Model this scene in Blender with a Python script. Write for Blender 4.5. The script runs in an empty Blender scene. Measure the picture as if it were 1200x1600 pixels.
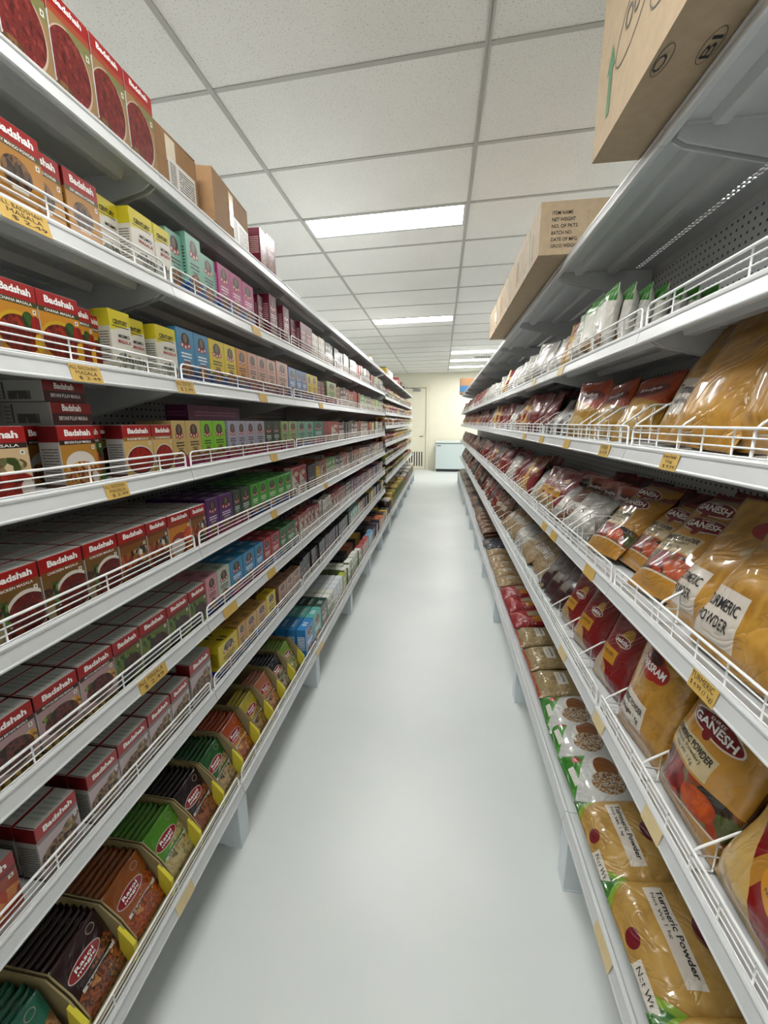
import bpy, bmesh, math, random
from mathutils import Vector, Matrix, noise

# ------------------------------------------------------------------ camera, world, exposure
SC = bpy.context.scene
COL = SC.collection
PI = math.pi
CAM_H = 1.46
F_PX, YAW, PITCH, ROLL = 637.36, 0.1386, -0.2161, -0.0059
cd = bpy.data.cameras.new('camera')
cam = bpy.data.objects.new('camera', cd)
COL.objects.link(cam)
cd.sensor_fit = 'VERTICAL'
cd.sensor_height = 24.0
cd.lens = F_PX / 1600.0 * 24.0
cd.clip_start = 0.02
_f = Vector((-math.sin(YAW), math.cos(YAW), 0)); _r = Vector((math.cos(YAW), math.sin(YAW), 0)); _u = Vector((0, 0, 1))
_f2 = _f * math.cos(PITCH) + _u * math.sin(PITCH); _u2 = _u * math.cos(PITCH) - _f * math.sin(PITCH)
_r3 = _r * math.cos(ROLL) + _u2 * math.sin(ROLL); _u3 = _u2 * math.cos(ROLL) - _r * math.sin(ROLL)
cam.matrix_world = Matrix(((_r3.x, _u3.x, -_f2.x, 0), (_r3.y, _u3.y, -_f2.y, 0), (_r3.z, _u3.z, -_f2.z, CAM_H), (0, 0, 0, 1)))
SC.camera = cam

world = bpy.data.worlds.new('world'); SC.world = world
world.use_nodes = True
world.node_tree.nodes['Background'].inputs[0].default_value = (0.8, 0.85, 0.9, 1)
world.node_tree.nodes['Background'].inputs[1].default_value = 0.15
vs = SC.view_settings
vs.view_transform = 'Standard'; vs.look = 'None'; vs.gamma = 1.0; vs.use_curve_mapping = False
vs.exposure = 2.2
PANEL_STRENGTH = 9.0
PANEL_COLOUR = (1.0, 0.985, 0.955)

random.seed(7)
R = random.Random(11)

# ------------------------------------------------------------------ small helpers
def lin(h):
    h = h.lstrip('#')
    out = []
    for i in (0, 2, 4):
        v = int(h[i:i + 2], 16) / 255.0
        out.append(v / 12.92 if v <= 0.04045 else ((v + 0.055) / 1.055) ** 2.4)
    return tuple(out) + (1.0,)

ORD = ['zeroth', 'first', 'second', 'third', 'fourth', 'fifth', 'sixth', 'seventh', 'eighth', 'ninth', 'tenth', 'eleventh', 'twelfth',
       'thirteenth', 'fourteenth', 'fifteenth', 'sixteenth', 'seventeenth', 'eighteenth', 'nineteenth', 'twentieth']
def ordw(n):
    if n <= 20: return ORD[n]
    tens = {2: 'twenty', 3: 'thirty', 4: 'forty', 5: 'fifty', 6: 'sixty', 7: 'seventy', 8: 'eighty', 9: 'ninety'}
    t, o = divmod(n, 10)
    if o == 0: return tens[t][:-1] + 'ieth'
    return tens[t] + '-' + ORD[o]

def tag(o, label=None, cat=None, group=None, kind=None):
    if label: o['label'] = label
    if cat: o['category'] = cat
    if group: o['group'] = group
    if kind: o['kind'] = kind
    return o

def link(name, mesh, parent=None, loc=(0, 0, 0), rot=(0, 0, 0), scale=None):
    o = bpy.data.objects.new(name, mesh)
    COL.objects.link(o)
    o.location = loc; o.rotation_euler = rot
    if scale: o.scale = scale
    if parent: o.parent = parent
    return o

class MB:
    """collects geometry for one mesh"""
    def __init__(self):
        self.v = []; self.f = []; self.m = []; self.uv = []; self.smooth = []
    def face(self, idx, mi=0, uv=None, sm=False):
        self.f.append(tuple(idx)); self.m.append(mi); self.uv.append(uv or [(0, 0)] * len(idx)); self.smooth.append(sm)
    def box(self, x0, y0, z0, x1, y1, z1, mi=0):
        b = len(self.v)
        self.v += [(x0, y0, z0), (x1, y0, z0), (x1, y1, z0), (x0, y1, z0), (x0, y0, z1), (x1, y0, z1), (x1, y1, z1), (x0, y1, z1)]
        q = [(0, 0), (1, 0), (1, 1), (0, 1)]
        for a in ((0, 3, 2, 1), (4, 5, 6, 7), (0, 1, 5, 4), (1, 2, 6, 5), (2, 3, 7, 6), (3, 0, 4, 7)):
            self.face([b + i for i in a], mi, q)
    def cbox(self, x0, y0, z0, x1, y1, z1, c=0.001, mi=0, front=None, top=None):
        """box with chamfered edges; +X face takes material front, +Z face takes top"""
        b = len(self.v)
        X = (x0, x1); Y = (y0, y1); Z = (z0, z1)
        ids = {}
        for i in (0, 1):
            for j in (0, 1):
                for k in (0, 1):
                    sx = 1 if i else -1; sy = 1 if j else -1; sz = 1 if k else -1
                    p = (X[i], Y[j], Z[k])
                    ids[(i, j, k, 0)] = len(self.v); self.v.append((p[0], p[1] - sy * c, p[2] - sz * c))
                    ids[(i, j, k, 1)] = len(self.v); self.v.append((p[0] - sx * c, p[1], p[2] - sz * c))
                    ids[(i, j, k, 2)] = len(self.v); self.v.append((p[0] - sx * c, p[1] - sy * c, p[2]))
        def add(keys, n, mi_, uvf=None):
            idx = [ids[k] for k in keys]
            a, bb, cc = [Vector(self.v[i]) for i in idx[:3]]
            if (bb - a).cross(cc - a).dot(Vector(n)) < 0: idx.reverse()
            uv = [uvf(self.v[i]) for i in idx] if uvf else None
            self.face(idx, mi_, uv)
        W = [(x1 - x0) or 1, (y1 - y0) or 1, (z1 - z0) or 1]
        ux = lambda p: ((p[1] - y0) / W[1], (p[2] - z0) / W[2])
        uy = lambda p: ((p[0] - x0) / W[0], (p[2] - z0) / W[2])
        uz = lambda p: ((p[1] - y0) / W[1], (p[0] - x0) / W[0])
        fm = mi if front is None else front; tm = mi if top is None else top
        for s in (0, 1):
            sg = 1 if s else -1
            add([(s, 0, 0, 0), (s, 1, 0, 0), (s, 1, 1, 0), (s, 0, 1, 0)], (sg, 0, 0), fm if s else mi, ux)
            add([(0, s, 0, 1), (1, s, 0, 1), (1, s, 1, 1), (0, s, 1, 1)], (0, sg, 0), mi, uy)
            add([(0, 0, s, 2), (1, 0, s, 2), (1, 1, s, 2), (0, 1, s, 2)], (0, 0, sg), tm if s else mi, uz)
        for i in (0, 1):
            for j in (0, 1):
                sx = 1 if i else -1; sy = 1 if j else -1
                add([(i, j, 0, 0), (i, j, 1, 0), (i, j, 1, 1), (i, j, 0, 1)], (sx, sy, 0), mi, uy)
                add([(i, 0, j, 0), (i, 1, j, 0), (i, 1, j, 2), (i, 0, j, 2)], (sx, 0, sy), fm if i else mi, ux)
                add([(0, i, j, 1), (1, i, j, 1), (1, i, j, 2), (0, i, j, 2)], (0, sx, sy), mi, uy)
                for k in (0, 1):
                    add([(i, j, k, 0), (i, j, k, 1), (i, j, k, 2)], (sx, sy, 1 if k else -1), mi, uy)
    def tube(self, pts, r, n=6, mi=0, closed=False):
        pts = [Vector(p) for p in pts]
        N = len(pts); rings = []
        for i, p in enumerate(pts):
            if closed: a = pts[i - 1]; b = pts[(i + 1) % N]
            else: a = pts[max(i - 1, 0)]; b = pts[min(i + 1, N - 1)]
            t = (b - a).normalized()
            up = Vector((0, 0, 1)) if abs(t.z) < 0.9 else Vector((1, 0, 0))
            s = t.cross(up).normalized(); w = s.cross(t).normalized()
            ring = []
            for k in range(n):
                an = 2 * PI * k / n
                ring.append(len(self.v)); self.v.append(tuple(p + (s * math.cos(an) + w * math.sin(an)) * r))
            rings.append(ring)
        M = N if closed else N - 1
        for i in range(M):
            a = rings[i]; b = rings[(i + 1) % N]
            for k in range(n):
                self.face([a[k], a[(k + 1) % n], b[(k + 1) % n], b[k]], mi, None, True)
        if not closed:
            self.face(list(rings[0]), mi); self.face(list(reversed(rings[-1])), mi)
    def extrude_y(self, prof, y0, y1, mi=0):
        """closed profile of (x,z) points, counter-clockwise seen from -y, extruded along y"""
        b = len(self.v); n = len(prof)
        for y in (y0, y1):
            self.v += [(p[0], y, p[1]) for p in prof]
        for i in range(n):
            j = (i + 1) % n
            self.face([b + i, b + j, b + n + j, b + n + i], mi)
        self.face([b + i for i in reversed(range(n))], mi)
        self.face([b + n + i for i in range(n)], mi)
    def lathe(self, prof, n=14, mi=0, cx=0, cy=0, cz=0):
        b = len(self.v)
        for (r, z) in prof:
            for k in range(n):
                a = 2 * PI * k / n
                self.v.append((cx + r * math.cos(a), cy + r * math.sin(a), cz + z))
        for i in range(len(prof) - 1):
            for k in range(n):
                self.face([b + i * n + k, b + i * n + (k + 1) % n, b + (i + 1) * n + (k + 1) % n, b + (i + 1) * n + k], mi, None, True)
        self.face([b + k for k in reversed(range(n))], mi)
        t = b + (len(prof) - 1) * n
        self.face([t + k for k in range(n)], mi)
    def mesh(self, name, mats):
        me = bpy.data.meshes.new(name)
        me.from_pydata(self.v, [], self.f)
        me.polygons.foreach_set('material_index', self.m)
        me.polygons.foreach_set('use_smooth', self.smooth)
        ul = me.uv_layers.new(name='UVMap')
        flat = []
        for u in self.uv:
            for a in u: flat += [a[0], a[1]]
        ul.data.foreach_set('uv', flat)
        for m in (mats if isinstance(mats, (list, tuple)) else [mats]): me.materials.append(m)
        me.update()
        return me

# ------------------------------------------------------------------ materials
class Mat:
    def __init__(self, name, rough=0.5, metal=0.0, coat=0.0, spec=0.5):
        self.m = bpy.data.materials.new(name); self.m.use_nodes = True
        self.t = self.m.node_tree; self.n = self.t.nodes; self.l = self.t.links
        self.b = self.n['Principled BSDF']
        self.b.inputs['Roughness'].default_value = rough
        self.b.inputs['Metallic'].default_value = metal
        self.b.inputs['Coat Weight'].default_value = coat
        self.b.inputs['Coat Roughness'].default_value = 0.12
        self.b.inputs['Specular IOR Level'].default_value = spec
        self._uv = None
    def node(self, t, **kw):
        n = self.n.new(t)
        for k, v in kw.items(): setattr(n, k, v)
        return n
    def put(self, sock, v):
        if hasattr(v, 'is_linked') or hasattr(v, 'links'): self.l.new(v, sock)
        else: sock.default_value = v
    def math(self, op, a, b=None, c=None, clamp=False):
        n = self.node('ShaderNodeMath', operation=op); n.use_clamp = clamp
        for i, x in enumerate((a, b, c)):
            if x is not None: self.put(n.inputs[i], x)
        return n.outputs[0]
    def uv(self):
        if self._uv is None:
            tc = self.node('ShaderNodeTexCoord')
            s = self.node('ShaderNodeSeparateXYZ'); self.l.new(tc.outputs['UV'], s.inputs[0])
            oi = self.node('ShaderNodeObjectInfo')
            self._uv = (s.outputs[0], s.outputs[1], tc.outputs['UV'], tc.outputs['Object'], oi.outputs['Random'])
        return self._uv
    def mix(self, f, a, b):
        n = self.node('ShaderNodeMix', data_type='RGBA'); n.clamp_factor = True
        self.put(n.inputs[0], f); self.put(n.inputs[6], a); self.put(n.inputs[7], b)
        return n.outputs[2]
    def rect(self, u0, v0, u1, v1):
        u, v = self.uv()[:2]
        m = self.math('MULTIPLY', self.math('GREATER_THAN', u, u0), self.math('LESS_THAN', u, u1))
        k = self.math('MULTIPLY', self.math('GREATER_THAN', v, v0), self.math('LESS_THAN', v, v1))
        return self.math('MULTIPLY', m, k)
    def ell(self, cx, cy, rx, ry):
        u, v = self.uv()[:2]
        a = self.math('DIVIDE', self.math('SUBTRACT', u, cx), rx); b = self.math('DIVIDE', self.math('SUBTRACT', v, cy), ry)
        d = self.math('ADD', self.math('MULTIPLY', a, a), self.math('MULTIPLY', b, b))
        return self.math('LESS_THAN', d, 1.0)
    def half(self, a, b, c):
        u, v = self.uv()[:2]
        return self.math('GREATER_THAN', self.math('ADD', self.math('MULTIPLY', u, a), self.math('MULTIPLY', v, b)), c)
    def food(self, cols, scale, kind='V'):
        mp = self.node('ShaderNodeMapping'); self.l.new(self.uv()[2], mp.inputs[0])
        mp.inputs['Scale'].default_value = (scale, scale, 1)
        if kind == 'V':
            t = self.node('ShaderNodeTexVoronoi'); t.inputs['Scale'].default_value = 1.0
            self.l.new(mp.outputs[0], t.inputs['Vector'])
            s = self.node('ShaderNodeSeparateColor'); self.l.new(t.outputs['Color'], s.inputs[0]); out = s.outputs[0]
        else:
            t = self.node('ShaderNodeTexNoise'); t.inputs['Scale'].default_value = 1.0; t.inputs['Detail'].default_value = 4
            self.l.new(mp.outputs[0], t.inputs['Vector']); out = t.outputs[0]
        r = self.node('ShaderNodeValToRGB'); self.l.new(out, r.inputs[0])
        e = r.color_ramp.elements
        n = len(cols)
        lo, hi = (0.15, 0.85) if kind == 'V' else (0.38, 0.62)
        e[0].position = lo; e[0].color = ink(cols[0]); e[1].position = hi; e[1].color = ink(cols[-1])
        for i in range(1, n - 1):
            x = e.new(lo + (hi - lo) * i / (n - 1)); x.color = ink(cols[i])
        return r.outputs[0]
    def lines(self, u0, v0, u1, v1, n, amount=0.62):
        u, v = self.uv()[:2]
        w = self.math('LESS_THAN', self.math('FRACT', self.math('MULTIPLY', self.math('SUBTRACT', v, v0), n / (v1 - v0))), 0.5)
        nz = self.node('ShaderNodeTexNoise'); nz.inputs['Scale'].default_value = 1.0
        mp = self.node('ShaderNodeMapping'); self.l.new(self.uv()[2], mp.inputs[0]); mp.inputs['Scale'].default_value = (38, n / (v1 - v0) * 1.0, 1)
        self.l.new(mp.outputs[0], nz.inputs['Vector'])
        k = self.math('LESS_THAN', nz.outputs[0], amount)
        return self.math('MULTIPLY', self.math('MULTIPLY', w, k), self.rect(u0, v0, u1, v1))
    def bump(self, height, strength, dist=0.002):
        n = self.node('ShaderNodeBump'); n.inputs['Strength'].default_value = strength; n.inputs['Distance'].default_value = dist
        self.l.new(height, n.inputs['Height']); self.l.new(n.outputs[0], self.b.inputs['Normal'])
    def base(self, c):
        self.put(self.b.inputs['Base Color'], c)

MATS = {}
def plain(name, col, rough=0.5, metal=0.0, coat=0.0, grain=0.0, gscale=60.0, spec=0.5):
    if name in MATS: return MATS[name]
    M = Mat(name, rough, metal, coat, spec)
    if grain:
        tc = M.node('ShaderNodeTexCoord'); nz = M.node('ShaderNodeTexNoise'); nz.inputs['Scale'].default_value = gscale; nz.inputs['Detail'].default_value = 5
        M.l.new(tc.outputs['Object'], nz.inputs['Vector'])
        r = M.node('ShaderNodeValToRGB'); M.l.new(nz.outputs[0], r.inputs[0])
        a = lin(col); e = r.color_ramp.elements
        e[0].position = 0.3; e[1].position = 0.7
        e[0].color = tuple(x * (1 - grain) for x in a[:3]) + (1,); e[1].color = tuple(min(1, x * (1 + grain)) for x in a[:3]) + (1,)
        M.base(r.outputs[0])
    else:
        M.base(lin(col))
    MATS[name] = M.m
    return M.m

def ink(h):
    c = lin(h)
    return tuple(0.93 * x ** 1.22 for x in c[:3]) + (1.0,)

def design(name, layers, rough=0.38, coat=0.0, bag=0.0):
    """flat print: layers painted over each other in UV space"""
    if name in MATS: return MATS[name]
    M = Mat(name, rough, 0.0, coat)
    cur = None
    for L in layers:
        k = L[0]
        if k == 'fill': cur = ink(L[1])
        elif k == 'vgrad': cur = M.mix(M.math('SMOOTH_MAX', M.uv()[1], 0.0, 0.0), ink(L[1]), ink(L[2]))
        elif k == 'rect': cur = M.mix(M.rect(*L[1:5]), cur, ink(L[5]))
        elif k == 'ell': cur = M.mix(M.ell(*L[1:5]), cur, ink(L[5]))
        elif k == 'half': cur = M.mix(M.half(*L[1:4]), cur, ink(L[4]))
        elif k == 'food': cur = M.mix(M.ell(*L[1:5]), cur, M.food(L[5], L[6], L[7] if len(L) > 7 else 'V'))
        elif k == 'foodrect': cur = M.mix(M.rect(*L[1:5]), cur, M.food(L[5], L[6], L[7] if len(L) > 7 else 'V'))
        elif k == 'foodhalf': cur = M.mix(M.half(*L[1:4]), cur, M.food(L[4], L[5], L[6] if len(L) > 6 else 'V'))
        elif k == 'lines': cur = M.mix(M.lines(*L[1:6]), cur, ink(L[6]))
    M.base(cur)
    if bag:
        nz = M.node('ShaderNodeTexNoise'); nz.inputs['Scale'].default_value = 9; nz.inputs['Detail'].default_value = 2; nz.inputs['Distortion'].default_value = 1.6
        M.l.new(M.uv()[3], nz.inputs['Vector'])
        ridge = M.math('ABSOLUTE', M.math('SUBTRACT', nz.outputs[0], 0.5))
        ridge = M.math('POWER', M.math('MULTIPLY', ridge, 4.0, None, True), 0.5)
        M.bump(ridge, bag, 0.010)
        M.b.inputs['Coat Roughness'].default_value = 0.06
    MATS[name] = M.m
    return M.m

WHITE_METAL = plain('white_powder_coat', '#c8cbcc', 0.38, 0.0, 0.0, 0.02, 30)
WIRE = plain('white_wire_coat', '#eceeee', 0.35)
FOOT = plain('pale_foot_coat', '#d3dde2', 0.4)
SLOT = plain('dark_slot', '#2c2e30', 0.7)
INK = plain('black_ink', '#17171a', 0.6)
PEN = plain('dark_pen', '#3a2c12', 0.7)
WHITE_INK = plain('white_ink', '#f3f1ee', 0.5)
RED_INK = plain('red_ink', '#9c1420', 0.5)
GREEN_INK = plain('green_ink', '#4f7a58', 0.6)
GREY_INK = plain('grey_ink', '#5a5a52', 0.6)
TAG = plain('yellow_price_card', '#c4a356', 0.6, 0, 0, 0.06, 80)
TAG2 = plain('faded_price_card', '#d2bf92', 0.6, 0, 0, 0.05, 80)
CARD = plain('brown_cardboard', '#8f6d48', 0.75, 0, 0, 0.07, 40)
CARD_PALE = plain('pale_cardboard', '#a8957a', 0.75, 0, 0, 0.06, 40)
CARD_IN = plain('kraft_liner', '#93845c', 0.8, 0, 0, 0.05, 50)
TAPE = plain('packing_tape', '#d8cdb6', 0.12, 0, 0.6)
YELLOW_CARD = plain('yellow_card', '#cfc23c', 0.5)

# ------------------------------------------------------------------ lettering
_TXT = {}
def text_geo(body, bold=0.0):
    key = (body, bold)
    if key in _TXT: return _TXT[key]
    c = bpy.data.curves.new('t', 'FONT'); c.body = body; c.resolution_u = 2; c.offset = bold
    o = bpy.data.objects.new('t', c); COL.objects.link(o)
    bpy.context.view_layer.update()
    me = bpy.data.meshes.new_from_object(o.evaluated_get(bpy.context.evaluated_depsgraph_get()))
    v = [(p.co.x, p.co.y) for p in me.vertices]; f = [tuple(p.vertices) for p in me.polygons]
    bpy.data.objects.remove(o); bpy.data.curves.remove(c); bpy.data.meshes.remove(me)
    x0 = min(p[0] for p in v); x1 = max(p[0] for p in v); y0 = min(p[1] for p in v); y1 = max(p[1] for p in v)
    v = [((p[0] - x0) / (x1 - x0), (p[1] - y0) / (y1 - y0)) for p in v]
    _TXT[key] = (v, f)
    return _TXT[key]

def lettering(name, items, surf, mats):
    """items: (text, u0, v0, u1, v1, material index, bold); surf maps (u,v) to a point"""
    b = MB()
    for it in items:
        v, f = text_geo(it[0], it[6] if len(it) > 6 else 0.0)
        o = len(b.v)
        for (x, y) in v:
            b.v.append(surf(it[1] + (it[3] - it[1]) * x, it[2] + (it[4] - it[2]) * y))
        for q in f: b.face([o + i for i in q], it[5])
    return b.mesh(name, mats)

# ------------------------------------------------------------------ the room
CZ = 2.906                       # ceiling height
GX, GY, GS = -1.0547, 2.0593, -0.0634   # ceiling grid: a runner line, a cross-tee line and the grid's slight skew per column
def cp(i, j, z=CZ): return (GX + 1.2 * i, GY + 0.6 * j + GS * i, z)
WALL_Y = 13.0
XW = 4.4

def floor_mat():
    M = Mat('pale_vinyl_floor', 0.36)
    tc = M.node('ShaderNodeTexCoord')
    nz = M.node('ShaderNodeTexNoise'); nz.inputs['Scale'].default_value = 1.3; nz.inputs['Detail'].default_value = 6
    M.l.new(tc.outputs['Object'], nz.inputs['Vector'])
    r = M.node('ShaderNodeValToRGB'); M.l.new(nz.outputs[0], r.inputs[0])
    r.color_ramp.elements[0].position = 0.3; r.color_ramp.elements[0].color = lin('#cdd3d2'); r.color_ramp.elements[1].position = 0.7; r.color_ramp.elements[1].color = lin('#d9dddc')
    vo = M.node('ShaderNodeTexVoronoi'); vo.inputs['Scale'].default_value = 3.2
    M.l.new(tc.outputs['Object'], vo.inputs['Vector'])
    spot = M.math('LESS_THAN', vo.outputs['Distance'], 0.016)
    c = M.mix(M.math('MULTIPLY', spot, 0.55), r.outputs[0], lin('#8f959a'))
    M.base(c)
    n2 = M.node('ShaderNodeTexNoise'); n2.inputs['Scale'].default_value = 9
    M.l.new(tc.outputs['Object'], n2.inputs['Vector'])
    M.bump(n2.outputs[0], 0.12, 0.004)
    return M.m
def tile_mat():
    M = Mat('speckled_ceiling_tile', 0.85)
    tc = M.node('ShaderNodeTexCoord')
    nz = M.node('ShaderNodeTexNoise'); nz.inputs['Scale'].default_value = 150; nz.inputs['Detail'].default_value = 2
    M.l.new(tc.outputs['Object'], nz.inputs['Vector'])
    sp = M.math('GREATER_THAN', nz.outputs[0], 0.635)
    n2 = M.node('ShaderNodeTexNoise'); n2.inputs['Scale'].default_value = 2.0
    M.l.new(tc.outputs['Object'], n2.inputs['Vector'])
    c0 = M.mix(n2.outputs[0], lin('#e3e2de'), lin('#eeede9'))
    M.base(M.mix(M.math('MULTIPLY', sp, 0.42), c0, lin('#8c877d')))
    M.bump(nz.outputs[0], 0.25, 0.002)
    return M.m
FLOOR = floor_mat(); TILE = tile_mat()
GRID = plain('grey_ceiling_grid', '#b3b2ad', 0.5)
WALL = plain('cream_wall_paint', '#e3e0cc', 0.6, 0, 0, 0.015, 3)
WALLW = plain('white_wall_paint', '#e4e3dc', 0.6, 0, 0, 0.015, 3)
DOOR = plain('cream_door_paint', '#dfdbc6', 0.42, 0, 0, 0.015, 5)
CHROME = plain('brushed_steel', '#9b9b98', 0.3, 1.0)

b = MB(); b.box(-XW, -3.2, -0.06, XW, WALL_Y + 0.6, 0)
tag(link('floor', b.mesh('floor', FLOOR)), kind='structure')
b = MB(); b.box(-XW, -3.2, CZ + 0.05, XW, WALL_Y + 0.6, CZ + 0.11)
ceiling = tag(link('ceiling', b.mesh('ceiling', WALLW)), kind='structure')
for nm, a in (('wall_left', (-XW - 0.1, -3.2, 0, -XW, WALL_Y + 0.6, CZ + 0.05)), ('wall_right', (XW, -3.2, 0, XW + 0.1, WALL_Y + 0.6, CZ + 0.05)), ('wall_near', (-XW, -3.3, 0, XW, -3.2, CZ + 0.05))):
    b = MB(); b.box(*a); tag(link(nm, b.mesh(nm, WALLW)), kind='structure')
# far wall, a touch out of square with the racks like the ceiling grid
FW = math.atan(GS / 1.2)
b = MB(); b.box(-XW - 0.3, 0, 0, XW + 0.3, 0.1, CZ + 0.05)
wall_far = tag(link('wall_far', b.mesh('wall_far', WALL), None, (0, WALL_Y, 0), (0, 0, FW)), kind='structure')
b = MB(); b.box(-0.36, -0.012, 0, 4.3, 0.0, 0.09)
link('skirting', b.mesh('skirting', DOOR), wall_far)

# door with architrave, louvre and lever
door = tag(link('door_1', None, None, (0, WALL_Y, 0), (0, 0, FW)), kind='structure')
DX1, DX0, DT = -0.50, -1.42, 2.475
b = MB(); b.box(DX0, -0.03, 0.008, DX1, 0.0, DT); leaf = link('door_leaf', b.mesh('door_leaf', DOOR), door)
for (nm, a) in (('architrave', (DX1 + 0.02, -0.045, 0, DX1 + 0.11, 0.0, DT + 0.11)), ('architrave', (DX0 - 0.11, -0.045, 0, DX0 - 0.02, 0.0, DT + 0.11)), ('architrave', (DX0 - 0.02, -0.045, DT + 0.02, DX1 + 0.02, 0.0, DT + 0.11))):
    b = MB(); b.box(*a); link(nm, b.mesh(nm, DOOR), door)
b = MB(); b.box(DX1, -0.02, 0, DX1 + 0.02, 0.0, DT + 0.02); b.box(DX0, -0.02, DT, DX1, 0, DT + 0.02); link('door_gap', b.mesh('door_gap', plain('shadow_gap', '#8f8a70', 0.7)), door)
sl = MB(); sl.box(-0.018, -0.036, 0, 0.018, -0.030, 0.45); slm = sl.mesh('louvre_slot', SLOT)
for k in range(11): link('louvre_slot', slm, leaf, (DX1 - 0.10 - 0.078 * k, 0, 0.10))
b = MB(); b.tube([(0, -0.03, 0), (0, -0.075, 0), (-0.12, -0.08, 0)], 0.012, 8); b.lathe([(0.03, 0), (0.03, 0.01)], 12)
link('lever_handle', b.mesh('lever_handle', CHROME), leaf, (DX1 - 0.07, 0, 1.03))
b = MB(); b.cbox(DX1 - 0.38, -0.09, DT - 0.10, DX1 - 0.16, -0.03, DT - 0.03, 0.006); b.tube([(DX1 - 0.2, -0.06, DT - 0.03), (DX1 - 0.5, -0.16, DT + 0.0), (DX1 - 0.6, -0.04, DT + 0.03)], 0.009, 6)
link('door_closer', b.mesh('door_closer', CHROME), door)

# ceiling tiles, grid and light panels
t = MB()
def skew_box(mb, x0, x1, y0, y1, z0, z1):
    o = len(mb.v); k = GS / 1.2
    for z in (z0, z1):
        mb.v += [(x0, y0 + k * x0, z), (x1, y0 + k * x1, z), (x1, y1 + k * x1, z), (x0, y1 + k * x0, z)]
    for a in ((3, 2, 1, 0), (4, 5, 6, 7), (0, 1, 5, 4), (1, 2, 6, 5), (2, 3, 7, 6), (3, 0, 4, 7)): mb.face([o + i for i in a])
skew_box(t, 0.011, 1.189, 0.011, 0.589, 0.006, 0.02); tile_me = t.mesh('ceiling_tile', TILE)
t = MB(); skew_box(t, 0.011, 1.189, 0.315, 0.589, 0.006, 0.02); half_me = t.mesh('ceiling_tile', TILE)
t = MB(); skew_box(t, -0.012, 0.012, 0, 0.6, 0.0, 0.03); skew_box(t, -0.002, 0.002, 0, 0.6, 0.0, 0.045); run_me = t.mesh('grid_runner', GRID)
t = MB(); skew_box(t, 0.012, 1.188, -0.011, 0.011, 0.0015, 0.03); tee_me = t.mesh('cross_tee', GRID)
LM = Mat('light_diffuser', 0.4); LM.base((1, 1, 1, 1)); LM.b.inputs['Emission Color'].default_value = PANEL_COLOUR + (1,); LM.b.inputs['Emission Strength'].default_value = PANEL_STRENGTH
t = MB(); skew_box(t, 0.03, 1.17, 0.018, 0.292, 0.002, 0.012); dif_me = t.mesh('diffuser', LM.m)
t = MB()
for a in ((0.012, 0.03, 0.012, 0.31), (1.17, 1.188, 0.012, 0.31), (0.03, 1.17, 0.006, 0.018), (0.03, 1.17, 0.292, 0.312)): skew_box(t, *a, 0.0, 0.02)
frm_me = t.mesh('frame', WHITE_METAL)
LIGHTS = {(0, -3): 'ceiling light panel above the near end of the aisle', (0, 2): 'largest ceiling light panel, nearest over the aisle', (0, 7): 'second ceiling light panel over the aisle',
          (1, 12): 'nearest of three far ceiling light panels above the right rack', (1, 14): 'middle of three far ceiling light panels above the right rack',
          (1, 16): 'farthest of three far ceiling light panels above the right rack'}
for c_, j_ in ((-2, -3), (-2, 2), (-2, 7), (-2, 12), (2, -3), (2, 2), (2, 7)):
    LIGHTS[(c_, j_)] = 'ceiling light panel over the neighbouring aisle %s, %s from the front' % ('left' if c_ < 0 else 'right', {-3: 'first', 2: 'second', 7: 'third', 12: 'fourth'}[j_])
for i in range(-3, 5):
    for j in range(-9, 19):
        x, y, z = cp(i, j)
        if y > WALL_Y + 0.1 or x > XW or x + 1.2 < -XW: continue
        near = -3 <= i <= 2 and j >= -4
        if near:
            link('ceiling_tile', half_me if (i, j) in LIGHTS else tile_me, ceiling, (x, y, z))
            link('grid_runner', run_me, ceiling, (x, y, z)); link('cross_tee', tee_me, ceiling, (x, y, z))
            if (i, j) in LIGHTS: link('cross_tee', tee_me, ceiling, (x, y + 0.312, z))
        else:
            link('ceiling_tile', half_me if (i, j) in LIGHTS else tile_me, ceiling, (x, y, z))
        if (i, j) in LIGHTS:
            lp = tag(link('light_panel', None, None, (x, y, z)), LIGHTS[(i, j)], 'ceiling light', 'recessed ceiling light panels')
            link('diffuser', dif_me, lp); link('frame', frm_me, lp)
# air vent between the far lights
v = tag(link('air_vent', None, None, cp(1, 13, CZ - 0.008)), 'small slotted air vent between the far ceiling lights', 'air vent')
b = MB(); skew_box(b, 0.55, 1.1, 0.2, 0.4, 0, 0.012); link('plate', b.mesh('plate', GRID), v)
b = MB(); skew_box(b, -0.012, 0.012, 0, 0.16, -0.002, 0.002); sm = b.mesh('slot', SLOT)
for k in range(9): link('slot', sm, v, (0.6 + 0.055 * k, 0.22 + GS / 1.2 * (0.6 + 0.055 * k), 0))

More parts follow.
